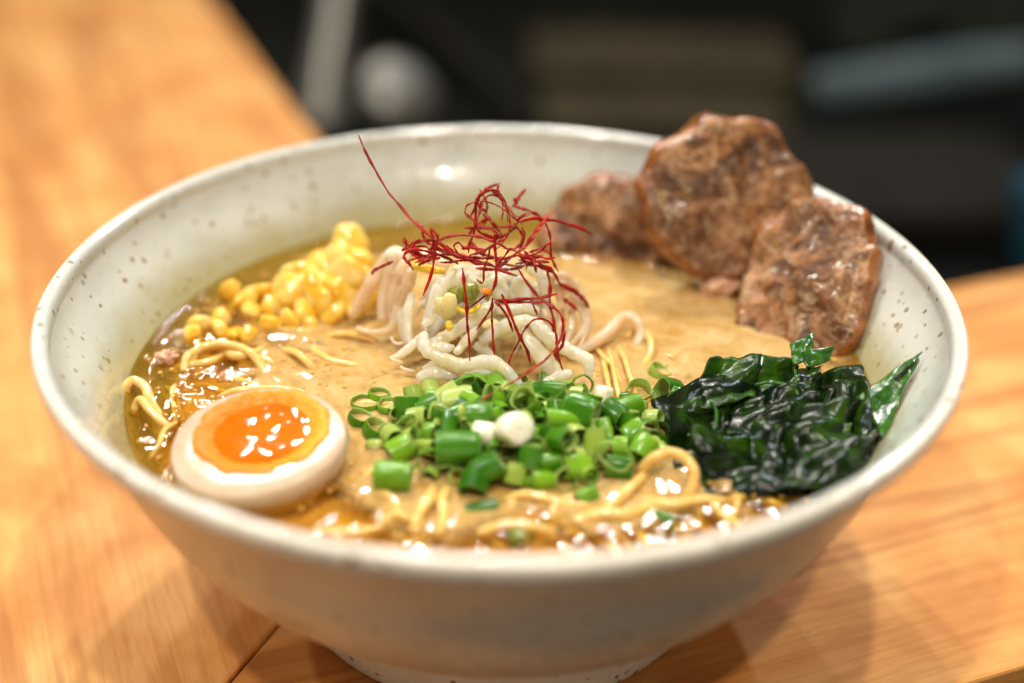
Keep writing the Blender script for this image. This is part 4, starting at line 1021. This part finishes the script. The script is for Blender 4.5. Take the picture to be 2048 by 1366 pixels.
leaf(Q((1470, 790, 32.4), (1640, 780, 32.4), (1640, 890, 31.3), (1450, 890, 31.3)), 2.2, .2, 8.1, 'crumpled leaf in the centre of the seaweed')
leaf(Q((1350, 820, 32.2), (1450, 790, 32.2), (1440, 900, 31.2), (1330, 890, 31.4)), 1.6, .16, 9.4, 'crumpled leaf at the left edge touching the scallions')
leaf(Q((1400, 870, 31.4), (1560, 850, 31.3), (1570, 970, 30.4), (1400, 970, 30.5)), 1.8, .17, 10.9, 'broad leaf low in front left')
leaf(Q((1540, 850, 31.4), (1700, 850, 31.4), (1690, 960, 30.5), (1560, 980, 30.3)), 1.6, .17, 12.2, 'broad leaf low in front centre with pale vein', 'wakame_mid')
leaf(Q((1660, 860, 31.6), (1762, 850, 31.2), (1735, 935, 30.4), (1660, 960, 30.7)), 1.2, .15, 13.5, 'dark leaf in the corner next to the right wall')
leaf(Q((1350, 900, 31.2), (1470, 900, 31.1), (1480, 1000, 30.2), (1370, 975, 30.5)), 1.4, .13, 14.1, 'leaf beside the arched noodle at the front left')
leaf(Q((1460, 930, 30.8), (1620, 930, 30.6), (1600, 1005, 30.0), (1470, 1010, 30.0)), 2, .12, 15.8, 'wet leaf sinking into the broth at the very front')
leaf(Q((1600, 930, 30.8), (1720, 920, 30.9), (1650, 985, 30.3), (1590, 1000, 30.1)), 1.4, .12, 16.3, 'wet leaf at the front right against the bowl wall')
leaf(Q((1400, 780, 32.3), (1520, 760, 32.6), (1530, 840, 31.9), (1400, 860, 31.7)), 1.6, .17, 17.7, 'inner leaf under the upper left shoulder')
leaf(Q((1540, 740, 33.0), (1640, 740, 33.1), (1640, 810, 32.4), (1540, 810, 32.4)), 2.0, .17, 18.9, 'tightly wrinkled leaf just below the small upright tip')
leaf(Q((1372, 790, 32.6), (1400, 765, 32.9), (1400, 830, 32.2), (1368, 845, 32.1)), .6, .06, 19.1, 'small plain leaf end at the far left next to the scallions', 'wakame_light', nu=16, nv=12)
# base mass keeps the broth from showing between leaves
for i, (x, y) in enumerate([(1440, 880), (1560, 870), (1660, 880), (1500, 930), (1620, 930), (1420, 830), (1520, 810), (1640, 810)]):
    c = P(x, y, .25); r = 1.25
    qd = [c + Vector((-r, r * .5, .3)), c + Vector((r * .8, r * .7, .45)), c + Vector((r, -r * .6, -.25)), c + Vector((-r * .8, -r * .7, -.3))]
    leaf(qd, 1.7, .22, 30 + i * 1.9, f'dark lower leaf of the seaweed seen between the upper ones, {["far left front", "centre", "right", "front centre", "front right", "left", "upper left", "upper right"][i]}', 'wakame')
# pale stems
for i, (pts, lab) in enumerate([([(1420, 800, 31.9), (1432, 820, 31.7), (1432, 850, 31.4), (1418, 875, 31.2)], 'shiny dark rib curving at the left of the seaweed'),
                  ([(1605, 860, 31.1), (1608, 900, 30.8), (1620, 950, 30.4)], 'pale green rib running down the front centre leaf'),
                  ([(1590, 740, 32.9), (1592, 760, 32.7), (1590, 790, 32.4)], 'thin rib below the small upright tip'),
                  ([(1510, 770, 32.3), (1545, 765, 32.2), (1585, 775, 32.1), (1600, 800, 31.9)], 'pale rib bending over the centre of the seaweed')]):
    vs, fs = tube([D(*p) for p in pts], .04, seg=8, n=6, wob=.3); meta(mesh('seaweed_rib', vs, fs, M['wakame_light']), lab, 'seaweed rib', 'ribs of the seaweed')

# ------------------------------------------------------------------ kitchen behind and below the counter
def box(c, sx_, sy_, sz_, yaw=0.0, bev=.4, taper=1.0):
    vs, fs = [], []; c = Vector(c); Rm = Matrix.Rotation(yaw, 3, 'Z')
    for (z, k, i_) in [(0, 1, bev), (bev, 1, 0), (sz_ - bev, taper, 0), (sz_, taper, bev)]:
        X, Y = sx_ / 2 * k - i_, sy_ / 2 * k - i_
        for x, y in ((-X, -Y), (X, -Y), (X, Y), (-X, Y)): vs.append(c + Rm @ Vector((x, y, z)))
    for r in range(3):
        for k in range(4): fs.append((r * 4 + k, r * 4 + (k + 1) % 4, r * 4 + 4 + (k + 1) % 4, r * 4 + 4 + k))
    fs.append((3, 2, 1, 0)); fs.append((12, 13, 14, 15)); return vs, fs
KZ = -15.0
def G(px, py, z=KZ):
    d = Wd + (px - 1024) / FPX * Rt - (py - 683) / FPX * Up; t = (z - CAM.z) / d.z; return CAM + t * d
M['floor'] = m_simple('floor_boards', [(0.3, (0.10, 0.05, 0.022)), (0.7, (0.16, 0.085, 0.04))], 0.05, 0.6, bump=0).m
meta(mesh('floor', [(-400, -400, -75), (400, -400, -75), (400, 400, -75), (-400, 400, -75)], [(0, 1, 2, 3)], M['floor'], smooth=False), 'dim brown floor below the counter', 'floor', kind='structure')
vs, fs = box((0, 150, KZ - 4), 500, 300, 4, 0, .3)
meta(mesh('kitchen_worktop', vs, fs, M['k_dark'], smooth=False), 'dark blurred worktop behind and below the counter', 'worktop')
# steel post and its round foot
pA = D(640, 225, 104); pB = D(682, -40, 104)
vs, fs = tube([pA, pA.lerp(pB, .5), pB], [1.75, 1.45, 1.25], seg=20, n=6)
meta(mesh('steel_ladle', *join((vs, fs), ellipsoid(D(640, 232, 104), (2.1, 2.1, 1.6))), M['k_steel']), 'blurred pale steel handle standing upright in the dark background', 'steel handle')
pc = D(785, 200, 106)
vs, fs = lathe([(0.05, .0), (2.6, .1), (3.0, .8), (2.9, 1.4), (2.2, 2.0), (.05, 2.1)], 40); Rm = Matrix.Rotation(radians(35), 3, 'X') @ Matrix.Rotation(radians(25), 3, 'Y')
meta(mesh('steel_dish', [pc + Rm @ Vector(v) for v in vs], fs, M['k_steel']), 'blurred round steel dish beside the upright handle', 'dish')
vs, fs = tube([G(690, -60, KZ + 2), G(800, 20, KZ + 2.2), G(905, 100, KZ + 2), G(980, 170, KZ + 1.5), G(1060, 250, KZ + 1.2)], [1.0, 1.1, 1.0, .9], seg=16, n=8)
meta(mesh('dark_hose', vs, fs, M['k_hose']), 'dark blurred hose running diagonally behind the bowl', 'hose')
def flat_tray(name, x0, x1, ytop, ybot, z, mat, label, cat, grp=None, sk=0.0):
    """tray whose top face spans the given stretch of worktop, standing on the worktop"""
    a, b = G(x0, ybot, z), G(x1, ybot, z); far = G((x0 + x1) / 2, ytop, z).y
    vs, fs = box(((a.x + b.x) / 2, (a.y + far) / 2, KZ), b.x - a.x, far - a.y, z - KZ, sk, .3)
    meta(mesh(name, vs, fs, M[mat], smooth=False), label, cat, grp)
flat_tray('brown_tray', 1085, 1590, 168, 245, KZ + .9, 'k_tray', 'blurred low brown tray, nearer one of the two behind the bowl', 'tray', 'brown trays in the background')
flat_tray('brown_tray', 1060, 1600, 60, 138, KZ + 2.2, 'k_tray', 'blurred brown tray, farther and taller one of the two behind the bowl', 'tray', 'brown trays in the background')
c = G(1850, 215); c.y += 5
vs, fs = box((c.x, c.y, KZ), 17, 10, 2.4, radians(9), .5)
vs, fs = tube([D(1640, 178, 106), D(1740, 165, 106), D(1860, 145, 106), D(2060, 118, 106)], [1.5, 1.6, 1.7, 1.5], seg=14, n=6, flat=.8)
meta(mesh('folded_cloth', vs, fs, M['k_cloth']), 'blurred pale blue rolled cloth at the upper right', 'cloth')
c = G(1850, 130)
vs, fs = box((c.x + 1, c.y + 8, KZ), 17, 12, 8.5, radians(4), .5)
meta(mesh('storage_box', vs, fs, M['k_grey'], smooth=False), 'blurred grey green box behind the pale blue cloth', 'box')
a, b = ellipsoid(D(1845, 62, 112), (2.4, 1.2, 1.2)); meta(mesh('dark_hole', a, b, M['k_dark']), 'small dark blurred shape in front of the grey green box', 'dark hole')  # dark ellipsoid added where the box shows a dark hole
vs, fs = box(G(2060, 60) + Vector((3, 0, 0)), 5, 5, 6, 0, .5); meta(mesh('blue_container', vs, fs, M['k_blue'], smooth=False), 'blurred blue container at the upper right corner', 'container')
vs, fs = box(G(2060, 520) + Vector((1.5, 0, 0)), 5, 6, 5, 0, .5); meta(mesh('blue_container', vs, fs, M['k_blue'], smooth=False), 'blurred dark blue container low at the right edge above the counter', 'container')
vs, fs = box(G(1800, 420), 18, 14, 3, radians(5), .5); meta(mesh('black_tray', vs, fs, M['k_hose'], smooth=False), 'blurred black tray lying on the worktop right of the pork', 'tray')
